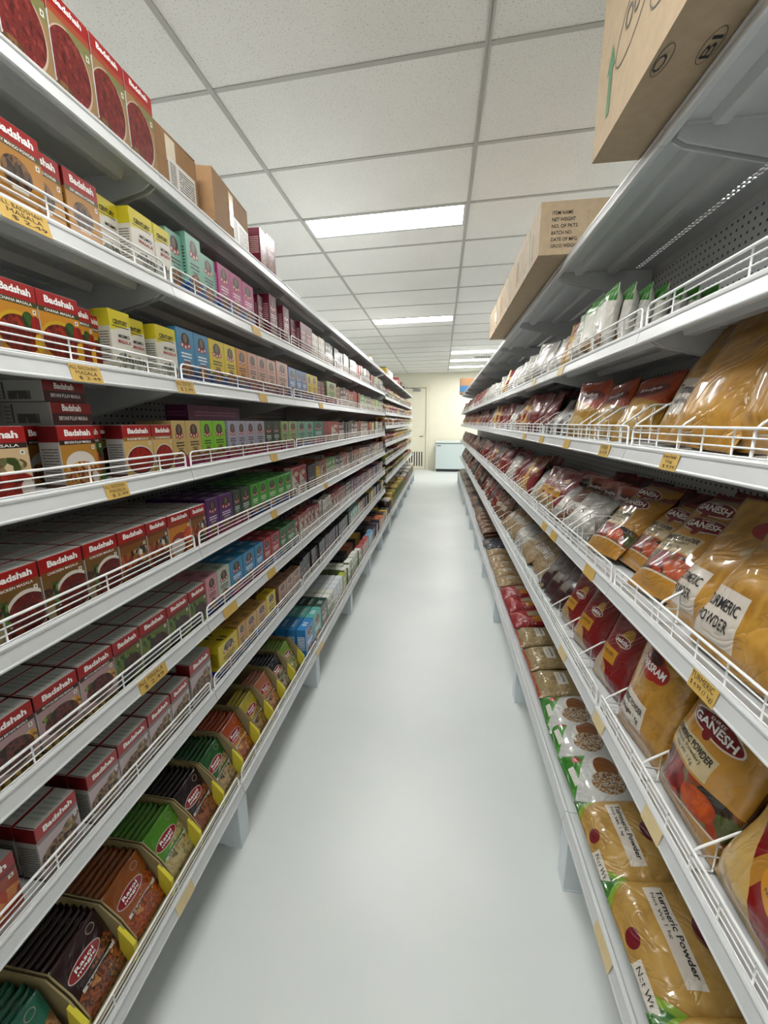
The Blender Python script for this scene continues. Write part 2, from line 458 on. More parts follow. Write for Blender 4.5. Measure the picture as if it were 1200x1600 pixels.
# chest freezer by the far wall
fz = tag(link('chest_freezer', None, None, (-0.165, 12.40, 0), (0, 0, FW)), 'pale grey chest freezer against the cream far wall', 'freezer')
FZ = plain('pale_grey_enamel', '#c6d3d3', 0.35)
b = MB(); b.cbox(0, 0, 0.08, 1.25, 0.52, 0.83, 0.012); fzb = link('body', b.mesh('body', FZ), fz)
b = MB(); b.cbox(-0.01, -0.012, 0.845, 1.26, 0.53, 0.90, 0.012); link('lid', b.mesh('lid', FZ), fz)
b = MB(); b.box(0.0, 0.005, 0.828, 1.25, 0.5, 0.847); link('seal', b.mesh('seal', SLOT), fz)
b = MB(); b.box(0.03, 0.03, 0.0, 1.22, 0.5, 0.085); link('shadow_base', b.mesh('shadow_base', SLOT), fz)  # dark box in the bottom gap, its black standing for the shadow under the freezer
b = MB(); b.box(0.04, -0.004, 0.76, 0.16, 0.001, 0.785); link('badge', b.mesh('badge', GREY_INK), fzb)

# ------------------------------------------------------------------ shelving
DL = [2.078, 1.827, 1.58, 1.335, 1.0915, 0.845, 0.598, 0.238]
DR = [2.08, 1.673, 1.399, 1.031, 0.653, 0.269]
XL, XL8, XR, XR6 = -0.715, -0.65, 0.455, 0.405
DEPTH = 0.40
BL = [0.2, 1.1, 2.0, 2.9, 3.75, 4.55, 5.3]              # bay seams, left rack
BL2 = [5.37, 6.25, 7.12, 8.02, 8.92, 9.82, 10.3]
BR = [0.21, 1.11, 2.01, 2.91, 3.81, 4.71, 5.61, 6.51, 7.41, 8.31, 9.21, 10.2]
DL2 = [2.078, 1.79, 1.59, 1.415, 1.185, 0.945, 0.70, 0.238]
LEVL = ['top', 'second', 'third', 'fourth', 'fifth', 'sixth', 'seventh', 'bottom']
LEVR = ['top', 'second', 'third', 'fourth', 'fifth', 'bottom']

PANEL = Mat('perforated_panel', 0.45)
_tc = PANEL.node('ShaderNodeTexCoord'); _s = PANEL.node('ShaderNodeSeparateXYZ'); PANEL.l.new(_tc.outputs['Object'], _s.inputs[0])
def _cell(o, per): return PANEL.math('SUBTRACT', PANEL.math('FRACT', PANEL.math('DIVIDE', o, per)), 0.5)
_a = _cell(_s.outputs[1], 0.025); _b = _cell(_s.outputs[2], 0.025)
_d = PANEL.math('ADD', PANEL.math('MULTIPLY', _a, _a), PANEL.math('MULTIPLY', _b, _b))
_hole = PANEL.math('LESS_THAN', _d, 0.028)
PANEL.base(PANEL.mix(_hole, lin('#c9cdd0'), lin('#33363a')))
PANEL.bump(PANEL.math('SUBTRACT', 1.0, _hole), 0.4, 0.002)
PANEL = PANEL.m

LIP_PROF = [(0.0, -0.038), (0.0022, -0.0355), (0.0022, -0.0335), (0.0, -0.031), (-0.006, -0.008), (-0.0045, -0.005), (-0.0045, -0.001), (-0.007, 0.002), (-0.013, 0.003), (-0.018, 0.0), (-0.0165, -0.035), (-0.012, -0.038)]
_SH = {}
def shelf_parts(w, depth, detail):
    key = (round(w, 3), round(depth, 3), detail)
    if key in _SH: return _SH[key]
    h = w / 2 - 0.0012
    d = MB(); d.box(-depth, -h, -0.03, -depth + 0.003, h, -0.004)
    if detail:      # two rows of punched slots near the back edge
        d.box(-0.322, -h, -0.004, -0.015, h, 0.0); d.box(-depth, -h, -0.004, -0.342, h, 0.0); d.box(-0.334, -h, -0.004, -0.330, h, 0.0)
        nn = int(2 * h / 0.02)
        for k in range(nn + 1):
            y_ = -h + k * 2 * h / nn
            a_ = max(-h, y_ - 0.004); b2 = min(h, y_ + 0.004)
            d.box(-0.330, a_, -0.004, -0.322, b2, 0.0); d.box(-0.342, a_, -0.004, -0.334, b2, 0.0)
    else:
        d.box(-depth, -h, -0.004, -0.015, h, 0.0)
    out = {'deck': d.mesh('deck', WHITE_METAL)}
    l = MB(); l.extrude_y(LIP_PROF, -h, h)
    out['price_rail'] = l.mesh('price_rail', WHITE_METAL)
    if detail:
        ribs = []
        r = MB(); r.extrude_y([(-0.022, -0.0245), (-0.010, -0.004), (0.010, -0.004), (0.022, -0.0245)][::-1] , -h + 0.03, h - 0.03)
        r2 = MB(); r2.extrude_y([(0.022, -0.004), (0.012, -0.024), (-0.012, -0.024), (-0.022, -0.004)], -h + 0.03, h - 0.03)
        out['rib'] = r2.mesh('stiffening_rib', WHITE_METAL)
        s = MB()
        n = int((w - 0.06) / 0.022)
        for k in range(n):
            y = -h + 0.03 + k * 0.022
            s.box(-0.036, y, -0.0048, -0.029, y + 0.009, -0.0035)
        out['slots'] = s.mesh('slot_row', SLOT)
    bk = MB(); bk.extrude_y([(-0.03, -0.005), (-depth + 0.004, -0.005), (-depth + 0.004, -0.115), (-depth + 0.05, -0.112), (-0.05, -0.040), (-0.03, -0.028)][::-1], -0.0025, 0.0025)
    bk.box(-depth + 0.02, -0.009, -0.008, -0.04, 0.009, -0.0045)
    out['bracket'] = bk.mesh('bracket', WHITE_METAL)
    _SH[key] = out
    return out

def make_shelf(side, lev, bay, y0, y1, z, xf, depth, label, detail):
    w = y1 - y0
    p = shelf_parts(w, depth, detail)
    o = tag(link('metal_shelf', None, None, (xf, (y0 + y1) / 2, z), (0, 0, 0 if side == 'left' else PI)), label, 'shelf', 'white metal shelves of the %s rack' % side)
    dk = link('deck', p['deck'], o); link('price_rail', p['price_rail'], o)
    for s in (-1, 1): link('bracket', p['bracket'], o, (0, s * (w / 2 - 0.010), 0))
    if detail:
        for x in (-0.10, -0.23): link('stiffening_rib', p['rib'], dk, (x, 0, 0))
        link('slot_row', p['slots'], dk)
    return o

_GD = {}
def guard_mesh(w, h, dense):
    key = (round(w, 3), h, dense)
    if key in _GD: return _GD[key]
    a = w / 2 - 0.013; r = 0.012
    f = MB()
    f.tube([(0, -a, 0.0), (0, -a, h - r), (0, -a + r * 0.3, h - r * 0.3), (0, -a + r, h), (0, a - r, h), (0, a - r * 0.3, h - r * 0.3), (0, a, h - r), (0, a, 0)], 0.0028, 6)
    fm = f.mesh('frame', WIRE)
    wm = MB(); wm.tube([(0, -a, 0), (0, a, 0)], 0.0017, 5); wm = wm.mesh('long_wire', WIRE)
    u = MB(); u.tube([(0, 0, 0.0), (0, 0, h)], 0.0019, 5); u = u.mesh('upright_wire', WIRE)
    ys = [(-a + 2 * a * (k + 0.5) / dense) for k in range(dense)]
    _GD[key] = (fm, wm, u, ys)
    return _GD[key]
def make_guard(side, y0, y1, z, xf, h, label, dense=4, zs=(0.0015, 0.0145, 0.0275)):
    fm, wm, u, ys = guard_mesh(y1 - y0, h, dense)
    o = tag(link('wire_guard', None, None, (xf, (y0 + y1) / 2, z + 0.003), (0, 0, 0 if side == 'left' else PI)), label, 'wire guard', 'wire guards along the %s rack shelves' % side)
    link('frame', fm, o)
    for k in zs: link('long_wire', wm, o, (0, 0, k))
    for y in ys: link('upright_wire', u, o, (0.0, y, 0))
    return o

def make_frame(side, seams, xback, zt, xfoot, label, ground=True):
    o = tag(link('gondola_frame', None, None, (xback, (seams[0] + seams[-1]) / 2, 0)), label, 'rack frame')
    yc = (seams[0] + seams[-1]) / 2
    sg = 1 if side == 'left' else -1
    up = MB(); up.box(-0.02, -0.03, 0.0, 0.02, 0.03, zt); upm = up.mesh('upright_post', WHITE_METAL)
    ft = MB(); L = abs(xfoot - xback); 
    xs = sorted((0, sg * L))
    ft.cbox(xs[0], -0.032, 0.004, xs[1], 0.032, 0.19, 0.002); ft.box(min(sg * (L - 0.06), sg * (L + 0.001)), -0.034, 0.0, max(sg * (L - 0.06), sg * (L + 0.001)), 0.034, 0.006)
    ftm = ft.mesh('base_foot', FOOT)
    for s in seams:
        link('upright_post', upm, o, (-sg * 0.022, s - yc, 0)); link('base_foot', ftm, o, (0, s - yc, 0))
    for k in range(len(seams) - 1):
        w = seams[k + 1] - seams[k] - 0.004
        for q in range(5):
            z0 = 0.2 + q * (zt - 0.2) / 5; z1 = 0.2 + (q + 1) * (zt - 0.2) / 5 - 0.004
            p = MB(); p.box(-0.002, -w / 2, z0, 0.0015, w / 2, z1)
            link('back_panel', p.mesh('back_panel', PANEL), o, (0, (seams[k] + seams[k + 1]) / 2 - yc, 0))
    return o

make_frame('left', BL, XL - DEPTH - 0.003, 2.12, XL8 - 0.012, 'white steel frame of the near left rack')
make_frame('left', BL2, XL - DEPTH - 0.003, 2.12, XL8 - 0.012, 'white steel frame of the far left rack')
make_frame('right', BR, XR + DEPTH + 0.003, 2.12, XR6 + 0.012, 'white steel frame of the right rack')

BAYW = ['nearest', 'second', 'third', 'fourth', 'fifth', 'sixth', 'seventh', 'eighth', 'ninth', 'tenth', 'eleventh', 'twelfth']
for (seams, decks, nm) in ((BL, DL, 'near left rack'), (BL2, DL2, 'far left rack')):
    for k in range(len(seams) - 1):
        for lv, z in enumerate(decks):
            bot = lv == 7
            xf = XL8 if bot else XL; dp = DEPTH + (XL8 - XL if bot else 0)
            make_shelf('left', lv, k, seams[k], seams[k + 1], z, xf, dp, 'white metal %s shelf, %s bay of the %s' % (LEVL[lv], BAYW[k], nm), seams[k] < 3.5)
            if lv > 0:
                make_guard('left', seams[k], seams[k + 1], z, xf - 0.0125, 0.041, 'white wire guard on %s shelf, %s bay of the %s' % (LEVL[lv], BAYW[k], nm))
for k in range(len(BR) - 1):
    for lv, z in enumerate(DR):
        bot = lv == 5
        xf = XR6 if bot else XR; dp = DEPTH + (XR - XR6 if bot else 0)
        make_shelf('right', lv, k, BR[k], BR[k + 1], z, xf, dp, 'white metal %s shelf, %s bay of the right rack' % (LEVR[lv], BAYW[k]), BR[k] < 4.6)
        if lv in (1, 2, 3, 4):
            dn = 4 if lv == 1 else 11
            make_guard('right', BR[k], BR[k + 1], z, xf + 0.0125, 0.046, 'white wire guard on %s shelf, %s bay of the right rack' % (LEVR[lv], BAYW[k]), dn if BR[k] < 5 else 4, (0.0015, 0.016, 0.031))

# wire dividers standing across the right shelves
def divider_meshes():
    f = MB()
    f.tube([(0, 0, 0.002), (0, 0, 0.044), (-0.008, 0, 0.053), (-0.066, 0, 0.095), (-0.075, 0, 0.099), (-0.30, 0, 0.099), (-0.30, 0, 0.002)], 0.0026, 6)
    f.tube([(0, 0, 0.003), (-0.30, 0, 0.003)], 0.002, 5)
    w = []
    for x in (-0.036, -0.074, -0.112, -0.15, -0.19, -0.24):
        zt = 0.099 if x < -0.072 else 0.053 + (-x - 0.008) / 0.058 * 0.042
        m = MB(); m.tube([(x, 0, 0.003), (x, 0, zt)], 0.0017, 5); w.append(m.mesh('upright_wire', WIRE))
    m = MB(); m.tube([(-0.003, 0, 0.035), (-0.30, 0, 0.035)], 0.0017, 5); w.append(m.mesh('cross_wire', WIRE))
    return f.mesh('frame', WIRE), w
DVF, DVW = divider_meshes()
def make_divider(y, z, lev, n, xf=XR + 0.016):
    o = tag(link('wire_divider', None, None, (xf, y, z + 0.003), (0, 0, PI)), 'white wire divider on the %s right shelf, %s from the near end' % (LEVR[lev], ordw(n)), 'wire divider', 'wire dividers on the right rack')
    link('frame', DVF, o)
    for k, m in enumerate(DVW): link('cross_wire' if k == 6 else 'upright_wire', m, o)

# ------------------------------------------------------------------ carton designs
RED = '#ad1f20'
def masala(name, bg, layers, hdr=RED, strip=None, sep=0.74):
    L = [('fill', bg)] + layers + [('rect', 0, sep, 1, 1, hdr)]
    if strip: L.append(('rect', 0, sep - 0.075, 1, sep, strip))
    L += [('rect', 0.86, 0.60, 0.94, 0.665, '#e9e4dc'), ('rect', 0.885, 0.618, 0.915, 0.648, '#235a2c')]
    return design(name, L, 0.3, 0.25)
SIDE_MASALA = design('masala_side', [('fill', '#b9b5b1'), ('lines', 0.1, 0.1, 0.9, 0.66, 12, '#6d6a68'), ('rect', 0, 0.74, 1, 1, '#7d1a20'), ('rect', 0, 0.0, 1, 0.06, '#5c3b2a')], 0.4)
TOP_MASALA = design('masala_top', [('fill', '#ccccc8'), ('lines', 0.12, 0.2, 0.88, 0.85, 5, '#b2b6b2'), ('rect', 0, 0.0, 1, 0.025, '#6d161c')], 0.4)
SIDE_TAN = design('masala_side_tan', [('fill', '#a67c3a'), ('lines', 0.1, 0.1, 0.9, 0.66, 12, '#5d4420'), ('rect', 0, 0.74, 1, 1, '#7d1a20')], 0.4)
BADS = ('Badshah', 0.17, 0.835, 0.87, 0.94, 0, 0.04)
def nm_(s, v=0.685, mi=0, u0=0.14, u1=0.86): return (s, u0, v, u1, v + 0.04, mi, 0.01)

KIND = {}
def kind(key, w, h, d, front, side, top, items=None, mats=None, look='', cat='carton', name='carton'):
    KIND[key] = dict(w=w, h=h, d=d, front=front, side=side, top=top, items=items, mats=mats or [WHITE_INK, INK, RED_INK], look=look, cat=cat, name=name, mesh=None, let=None)

WK = dict(w=0.093, h=0.108, d=0.045)
def mk(key, bg, layers, strip, nm, look, w=0.093, h=0.1215, side=SIDE_MASALA, nmi=0, sep=0.77):
    kind(key, w, h, 0.046, masala('front_' + key, bg, layers, RED, strip, sep), side, TOP_MASALA, [BADS] + ([nm_(nm, sep - 0.058, nmi)] if nm else []), None, look, 'carton', 'masala_carton')
mk('mango', '#b98a3e', [('food', 0.45, 0.42, 0.30, 0.20, ['#2c1c10', '#5a3d22', '#8f6c42', '#3a2616'], 13), ('rect', 0.3, 0.2, 0.62, 0.26, '#e3dbc9')], '#6b5a34', 'DRY MANGO POWDER', 'tan masala carton picturing dried mango', h=0.131, side=SIDE_TAN)
mk('chana', '#c8922e', [('ell', 0.47, 0.30, 0.50, 0.30, '#c9a92c'), ('food', 0.47, 0.28, 0.46, 0.27, ['#5a140c', '#8c2413', '#a43a1c', '#6b1c10'], 16), ('food', 0.72, 0.50, 0.14, 0.12, ['#24451c', '#4c7030', '#16300f'], 18), ('food', 0.9, 0.46, 0.13, 0.12, ['#b3261a', '#8c1510'], 8), ('ell', 0.9, 0.2, 0.1, 0.13, '#dcb42e')], '#4b5226', 'CHANA MASALA', 'red masala carton picturing a bowl of beans')
mk('pav', '#d7bf9b', [('food', 0.55, 0.16, 0.5, 0.22, ['#7c1a12', '#b4371f', '#952314'], 12), ('food', 0.62, 0.46, 0.32, 0.11, ['#7c6236', '#d8c8a6', '#4b5c2a'], 10), ('ell', 0.9, 0.1, 0.12, 0.14, '#e5e0d8')], '#33281d', 'PAV MASALA', 'masala carton picturing red bhaji and onion rings')
mk('biryani', '#b78b3e', [('ell', 0.5, 0.36, 0.40, 0.22, '#d8d2cc'), ('food', 0.5, 0.21, 0.46, 0.20, ['#7a4317', '#c08433', '#e0c27c', '#8c2a14'], 20), ('ell', 0.86, 0.12, 0.1, 0.1, '#dcd6cf')], '#38201a', 'BIRYANI PULAV MASALA', 'masala carton picturing rice in a white cloth')
mk('sambar', '#3f6b33', [('food', 0.5, 0.34, 0.46, 0.28, ['#8a3a18', '#b5622a', '#5c2410'], 9), ('ell', 0.2, 0.12, 0.2, 0.1, '#c59b34')], '#6c3318', 'SAMBAR MASALA', 'green-bodied masala carton picturing a curry bowl')
mk('rasam', '#d6b878', [('ell', 0.52, 0.30, 0.48, 0.30, '#d7d2cb'), ('ell', 0.52, 0.30, 0.455, 0.275, '#5b3a2a'), ('food', 0.52, 0.31, 0.43, 0.25, ['#8f1d12', '#b03018', '#7a140e'], 7, 'N')], '#a07a3a', 'RASAM MASALA', 'masala carton picturing a steel bowl of red soup')
mk('chicken', '#7d5f2c', [('ell', 0.70, 0.31, 0.46, 0.33, '#d9d5cc'), ('food', 0.71, 0.29, 0.42, 0.29, ['#3f0c0a', '#7c1814', '#5a100d', '#92301f'], 9, 'N'), ('food', 0.38, 0.06, 0.22, 0.1, ['#9a3f18', '#5c1a0c'], 9), ('foodrect', 0.2, 0.18, 0.32, 0.58, ['#1d3413', '#4a6a2c', '#7c9050'], 16), ('food', 0.08, 0.44, 0.12, 0.07, ['#2a130a', '#62331a'], 18), ('rect', 0, 0, 0.18, 0.2, '#b9ae8e')], '#8a5a26', 'CHICKEN MASALA', 'masala carton picturing red chicken curry and spring onions')
mk('special', '#8a5f24', [('food', 0.4, 0.36, 0.52, 0.2, ['#7c200f', '#c0622a', '#d69a3e', '#4b1a0c'], 9), ('food', 0.75, 0.5, 0.25, 0.09, ['#15120e', '#e0dacb', '#3a2a18'], 9), ('food', 0.6, 0.12, 0.5, 0.16, ['#5c3b18', '#2a1a0c', '#8c2c16'], 12)], '#7d3a1a', None, 'masala carton picturing heaped whole spices')
mk('paprika', '#c8892c', [('ell', 0.45, 0.25, 0.4, 0.28, '#9a2a12'), ('ell', 0.35, 0.2, 0.3, 0.2, '#d9d3c9'), ('food', 0.85, 0.4, 0.2, 0.2, ['#a8380f', '#d6691c'], 8)], '#9a4a18', None, 'orange-toned masala carton picturing a spice bowl')
mk('mutton', '#b79a9c', [('food', 0.25, 0.52, 0.16, 0.06, ['#56682a', '#8fa055'], 14), ('food', 0.84, 0.44, 0.18, 0.11, ['#c99a3a', '#e0c878', '#8c5a20'], 16), ('food', 0.52, 0.36, 0.40, 0.23, ['#26100c', '#5c2418', '#7a3624', '#36140e'], 7, 'N'), ('foodrect', 0, 0, 1, 0.12, ['#b58d3c', '#4c3418', '#d8bd6a'], 18)], '#4c2a26', 'MUTTON BIRYANI MASALA', 'pinkish masala carton picturing mutton biryani')
mk('green', '#6c7a2f', [('food', 0.36, 0.54, 0.34, 0.12, ['#2a4316', '#4f6e24', '#7a943c'], 12), ('food', 0.62, 0.34, 0.34, 0.22, ['#1c0f0a', '#4a2618', '#5a3220'], 7, 'N'), ('food', 0.3, 0.14, 0.36, 0.16, ['#1c0f0a', '#3d2016'], 9, 'N')], '#7d2220', None, 'olive green masala carton picturing dark leaves and cloves')
mk('nutty', '#bfb0b2', [('food', 0.46, 0.32, 0.46, 0.22, ['#3c2418', '#6d4a34', '#a58a66', '#54321f'], 9, 'N'), ('food', 0.75, 0.52, 0.2, 0.1, ['#b8a070', '#6d5636'], 14), ('ell', 0.9, 0.58, 0.08, 0.06, '#4c3428'), ('ell', 0.9, 0.58, 0.05, 0.035, '#bfb0b2')], '#8b7a7a', None, 'pale masala carton picturing chunks and a cup handle', h=0.1215)
mk('orange', '#a8491f', [('food', 0.6, 0.3, 0.5, 0.2, ['#8c1c10', '#c2552a', '#d69a50'], 9)], '#7d2220', None, 'orange-red masala carton')
mk('bigtop', '#a58a62', [('ell', 0.40, 0.32, 0.52, 0.40, '#c9b9a8'), ('food', 0.40, 0.33, 0.49, 0.375, ['#5c1416', '#8a2c2c', '#74201f', '#9c4640'], 9, 'N'), ('half', 0.3, 1.0, 0.84, '#8a8a5c'), ('food', 0.2, 0.05, 0.2, 0.06, ['#4c2c18', '#8c6c46'], 12)], '#b0563a', None, 'large masala carton picturing a bowl of red curry', w=0.097, h=0.162, sep=0.83)
KIND['bigtop']['items'] = [('Badshah', 0.18, 0.885, 0.82, 0.955, 0, 0.035)]

def emblem(name, col, band='#1f4f96', food=('#7a4317', '#c08433', '#4c2a12'), txt='#33261c', tall=False):
    return design('front_' + name, [('fill', col), ('ell', 0.5, 0.80, 0.24, 0.13, '#2b1a16'), ('ell', 0.5, 0.82, 0.11, 0.09, '#7d6a58'), ('rect', 0.0, 0.0, 0, 0, col),
        ('ell', 0.30, 0.69, 0.10, 0.055, '#a51c28'), ('ell', 0.5, 0.665, 0.10, 0.055, '#a51c28'), ('ell', 0.70, 0.69, 0.10, 0.055, '#a51c28'), ('ell', 0.30, 0.69, 0.05, 0.028, '#ded8ce'), ('ell', 0.5, 0.665, 0.05, 0.028, '#ded8ce'), ('ell', 0.70, 0.69, 0.05, 0.028, '#ded8ce'),
        ('lines', 0.2, 0.46, 0.8, 0.58, 2, txt), ('lines', 0.3, 0.40, 0.7, 0.44, 1, txt), ('rect', 0, 0, 1, 0.27, band), ('food', 0.5, 0.24, 0.34, 0.15, list(food), 13)], 0.32, 0.2)
def emb(key, col, look, band='#1f4f96', w=0.084, h=0.130, txt='#33261c', side=None, food=('#7a4317', '#c08433', '#4c2a12')):
    s = design('side_' + key, [('fill', side or col), ('lines', 0.12, 0.35, 0.88, 0.8, 9, txt), ('rect', 0, 0, 1, 0.2, band)], 0.38)
    t = design('top_' + key, [('fill', side or col), ('lines', 0.2, 0.35, 0.8, 0.7, 2, txt)], 0.38)
    kind(key, w, h, 0.05, emblem(key, col, band, food, txt), s, t, None, None, look, 'carton', 'spice_carton')
emb('e_mint', '#86b8a6', 'mint green spice carton with round red dots', '#2d5a9c', h=0.158)
emb('e_pink', '#b54a86', 'bright pink spice carton', '#2d5a9c', h=0.145, txt='#e8d8e0')
emb('e_maroon', '#7a2340', 'maroon spice carton', '#7a2340', h=0.145, txt='#d8b8b8')
emb('e_blue', '#4f93b8', 'light blue spice carton', '#1f4f96', txt='#eef2f2')
emb('e_yellow', '#d8c436', 'yellow spice carton', '#1f4f96')
emb('e_orange', '#d0942e', 'orange spice carton', '#1f4f96')
emb('e_blush', '#caa394', 'blush pink spice carton', '#8c2a5c')
emb('e_steel', '#6f8db4', 'steel blue spice carton', '#1f3f86', txt='#e4e8ee')
emb('e_beige', '#c9b27a', 'beige spice carton', '#a82a68')
emb('e_lime', '#8cc436', 'lime green spice carton', '#a82a68')
emb('e_lilac', '#a9a8b8', 'lilac grey spice carton', '#a82a68')
emb('e_forest', '#1f4a34', 'dark green spice carton', '#a82a68', txt='#dfe6e0')
emb('e_sage', '#a2b482', 'sage green spice carton', '#a82a68')
emb('e_teal', '#3f9086', 'teal spice carton', '#a82a68', txt='#e4ece8')
emb('e_purple', '#5f2d74', 'purple spice carton', '#a8266a', txt='#e4d8e8')
emb('e_green', '#4aa83a', 'bright green spice carton', '#1f4f96', txt='#e8f0e0')
emb('e_cyan', '#2f93bf', 'sky blue spice carton', '#a8266a', txt='#eef4f6')
emb('e_rose', '#cf9aa4', 'rose pink spice carton', '#1f4f96')
emb('e_silver', '#bcc4b8', 'pale grey green spice carton', '#1f4f96')
emb('e_crimson', '#b02a38', 'crimson spice carton', '#1f4f96', txt='#f0dcdc')
emb('e_grass', '#2f7a3a', 'grass green spice carton', '#1f4f96', txt='#e0ece0')
emb('e_tan', '#c8a25c', 'tan spice carton', '#1f4f96')
emb('e_cocoa', '#b08a72', 'cocoa brown spice carton', '#8c2a5c')
emb('t_blue', '#3d8fc4', 'tall blue tea carton', '#2a78ae', w=0.13, h=0.178, txt='#e8eef2')
emb('t_teal', '#6fb8ae', 'tall teal tea carton', '#8c5a3a', w=0.13, h=0.178, txt='#e8eef0')
emb('t_forest', '#1c4a3c', 'tall dark green tea carton', '#8f9a92', w=0.13, h=0.175, txt='#d8e0dc')
def box2(key, top, bot, look, w=0.07, h=0.132, split=0.55, txt='#3a3434', slant=False, sidec=None, name='spice_carton'):
    L = [('fill', bot)]
    L.append(('half', 0.5, 1.0, split + 0.25, top) if slant else ('rect', 0, split, 1, 1, top))
    L += [('ell', 0.5, 0.76, 0.3, 0.09, '#c8b8a8' if slant else bot), ('lines', 0.18, 0.4, 0.82, 0.5, 2, txt), ('food', 0.5, 0.18, 0.42, 0.16, ['#7a4317', '#b5762f', '#d8c8a6', '#4c2a12'], 12)]
    kind(key, w, h, 0.045, design('front_' + key, L, 0.34, 0.15), design('side_' + key, [('fill', sidec or bot), ('lines', 0.15, 0.2, 0.85, 0.8, 10, txt)], 0.4), plain('top_' + key, top, 0.4), None, None, look, 'carton', name)
kind('century', 0.075, 0.13, 0.045, design('front_century', [('fill', '#dcdad0'), ('half', -0.12, 1.0, 0.66, '#d6c930'), ('rect', 0.1, 0.73, 0.9, 0.745, '#2a2418'), ('food', 0.55, 0.12, 0.44, 0.2, ['#2a2c22', '#b9bcb0', '#55583c', '#d8d6ca'], 9)], 0.34, 0.2),
     design('side_century', [('fill', '#cfcdc2'), ('lines', 0.12, 0.15, 0.88, 0.66, 12, '#77756c'), ('rect', 0, 0.72, 1, 1, '#cfc238')], 0.4), plain('top_century', '#d6c930', 0.4),
     [('CENTURY', 0.16, 0.77, 0.84, 0.85, 1, 0.03), ('MOMO', 0.34, 0.56, 0.88, 0.62, 1, 0.02), ('MASALA', 0.30, 0.47, 0.92, 0.53, 2, 0.02)], None, 'yellow and white momo masala carton', 'carton', 'masala_carton')
box2('k_white', '#d8d4ca', '#bcb8ae', 'white and grey carton')
box2('k_black', '#1d1c1e', '#35302f', 'black carton', txt='#b8a8b8')
box2('k_bw', '#232226', '#cfcac4', 'black and white carton')
box2('k_redwhite', '#9c141e', '#d0cac2', 'white carton with slanted red top', slant=True)
box2('k_red', '#a82a34', '#9c3a3c', 'red carton')
box2('k_limew', '#9aae4a', '#d2d6b4', 'lime and white carton')
box2('k_greenw', '#5f9a4a', '#d2d8c4', 'green and white carton')
box2('k_yellow', '#cfa92e', '#d8c478', 'golden yellow carton')
box2('k_lilacblack', '#201a24', '#5c4a5c', 'black carton with lilac print', txt='#c0a8c0')
box2('k_mintw', '#7fb4a4', '#d4dcd6', 'mint and white carton')
box2('k_orangew', '#c46a3c', '#d8c4b0', 'orange and white carton')
box2('k_bluew', '#4f86b8', '#cdd8de', 'blue and white tea carton', h=0.15)
box2('k_plumw', '#5c2a4c', '#c4b0bc', 'plum and white carton')
box2('k_teawg', '#d4d6cc', '#8a9c6c', 'white and green tea carton', w=0.07, h=0.165)
box2('k_teawb', '#cfd4d8', '#dcdcd6', 'white tea carton with blue spot', w=0.07, h=0.165, sidec='#ccd0d2')
box2('k_teared', '#a83034', '#d2cac4', 'red and white tea carton', w=0.07, h=0.15)
box2('k_bluetea', '#5a98bc', '#b8ccd4', 'pale blue tea carton', w=0.07, h=0.15)
box2('k_lime2', '#a8b43c', '#d4d4b4', 'lime tea carton', w=0.07, h=0.15)
box2('k_gold2', '#c8a84a', '#d8ccaa', 'gold tea carton', w=0.07, h=0.15)
box2('k_purple2', '#7a5a94', '#cfc4d4', 'violet tea carton', w=0.07, h=0.15)

def kmesh(K):
    if K['mesh'] is None:
        b = MB(); b.cbox(-K['d'], -K['w'] / 2, 0, 0, K['w'] / 2, K['h'], 0.0009, 0, 1, 2)
        # tuck flap line on the near side and a glued seam along the top
        K['mesh'] = b.mesh(K['name'], [K['side'], K['front'], K['top']])
        f = MB(); f.box(-K['d'] * 0.92, -K['w'] / 2 + 0.002, K['h'] - 0.0002, -0.0015, K['w'] / 2 - 0.002, K['h'] + 0.0006)
        K['flap'] = f.mesh('top_flap', K['top'])
        if K['items']:
            w, h = K['w'], K['h']
            K['let'] = [lettering('lettering', [it_], lambda u, v: (0.0007, (u - 0.5) * w, v * h), K['mats']) for it_ in K['items']]
    return K
def carton(key, y0, y1, z, xf, label, group, rotz=0.0, zs=1.0, parts=True, flat=False):
    K = kmesh(KIND[key])
    o = link(K['name'], K['mesh'], None, (xf, (y0 + y1) / 2, z + 0.0006), (0, 0, rotz), (1, (y1 - y0 - 0.0012) / K['w'], zs))
    tag(o, label, K['cat'], group)
    if parts:
        link('top_flap', K['flap'], o)
        for lt_ in K['let'] or []: link('lettering', lt_, o)
    return o

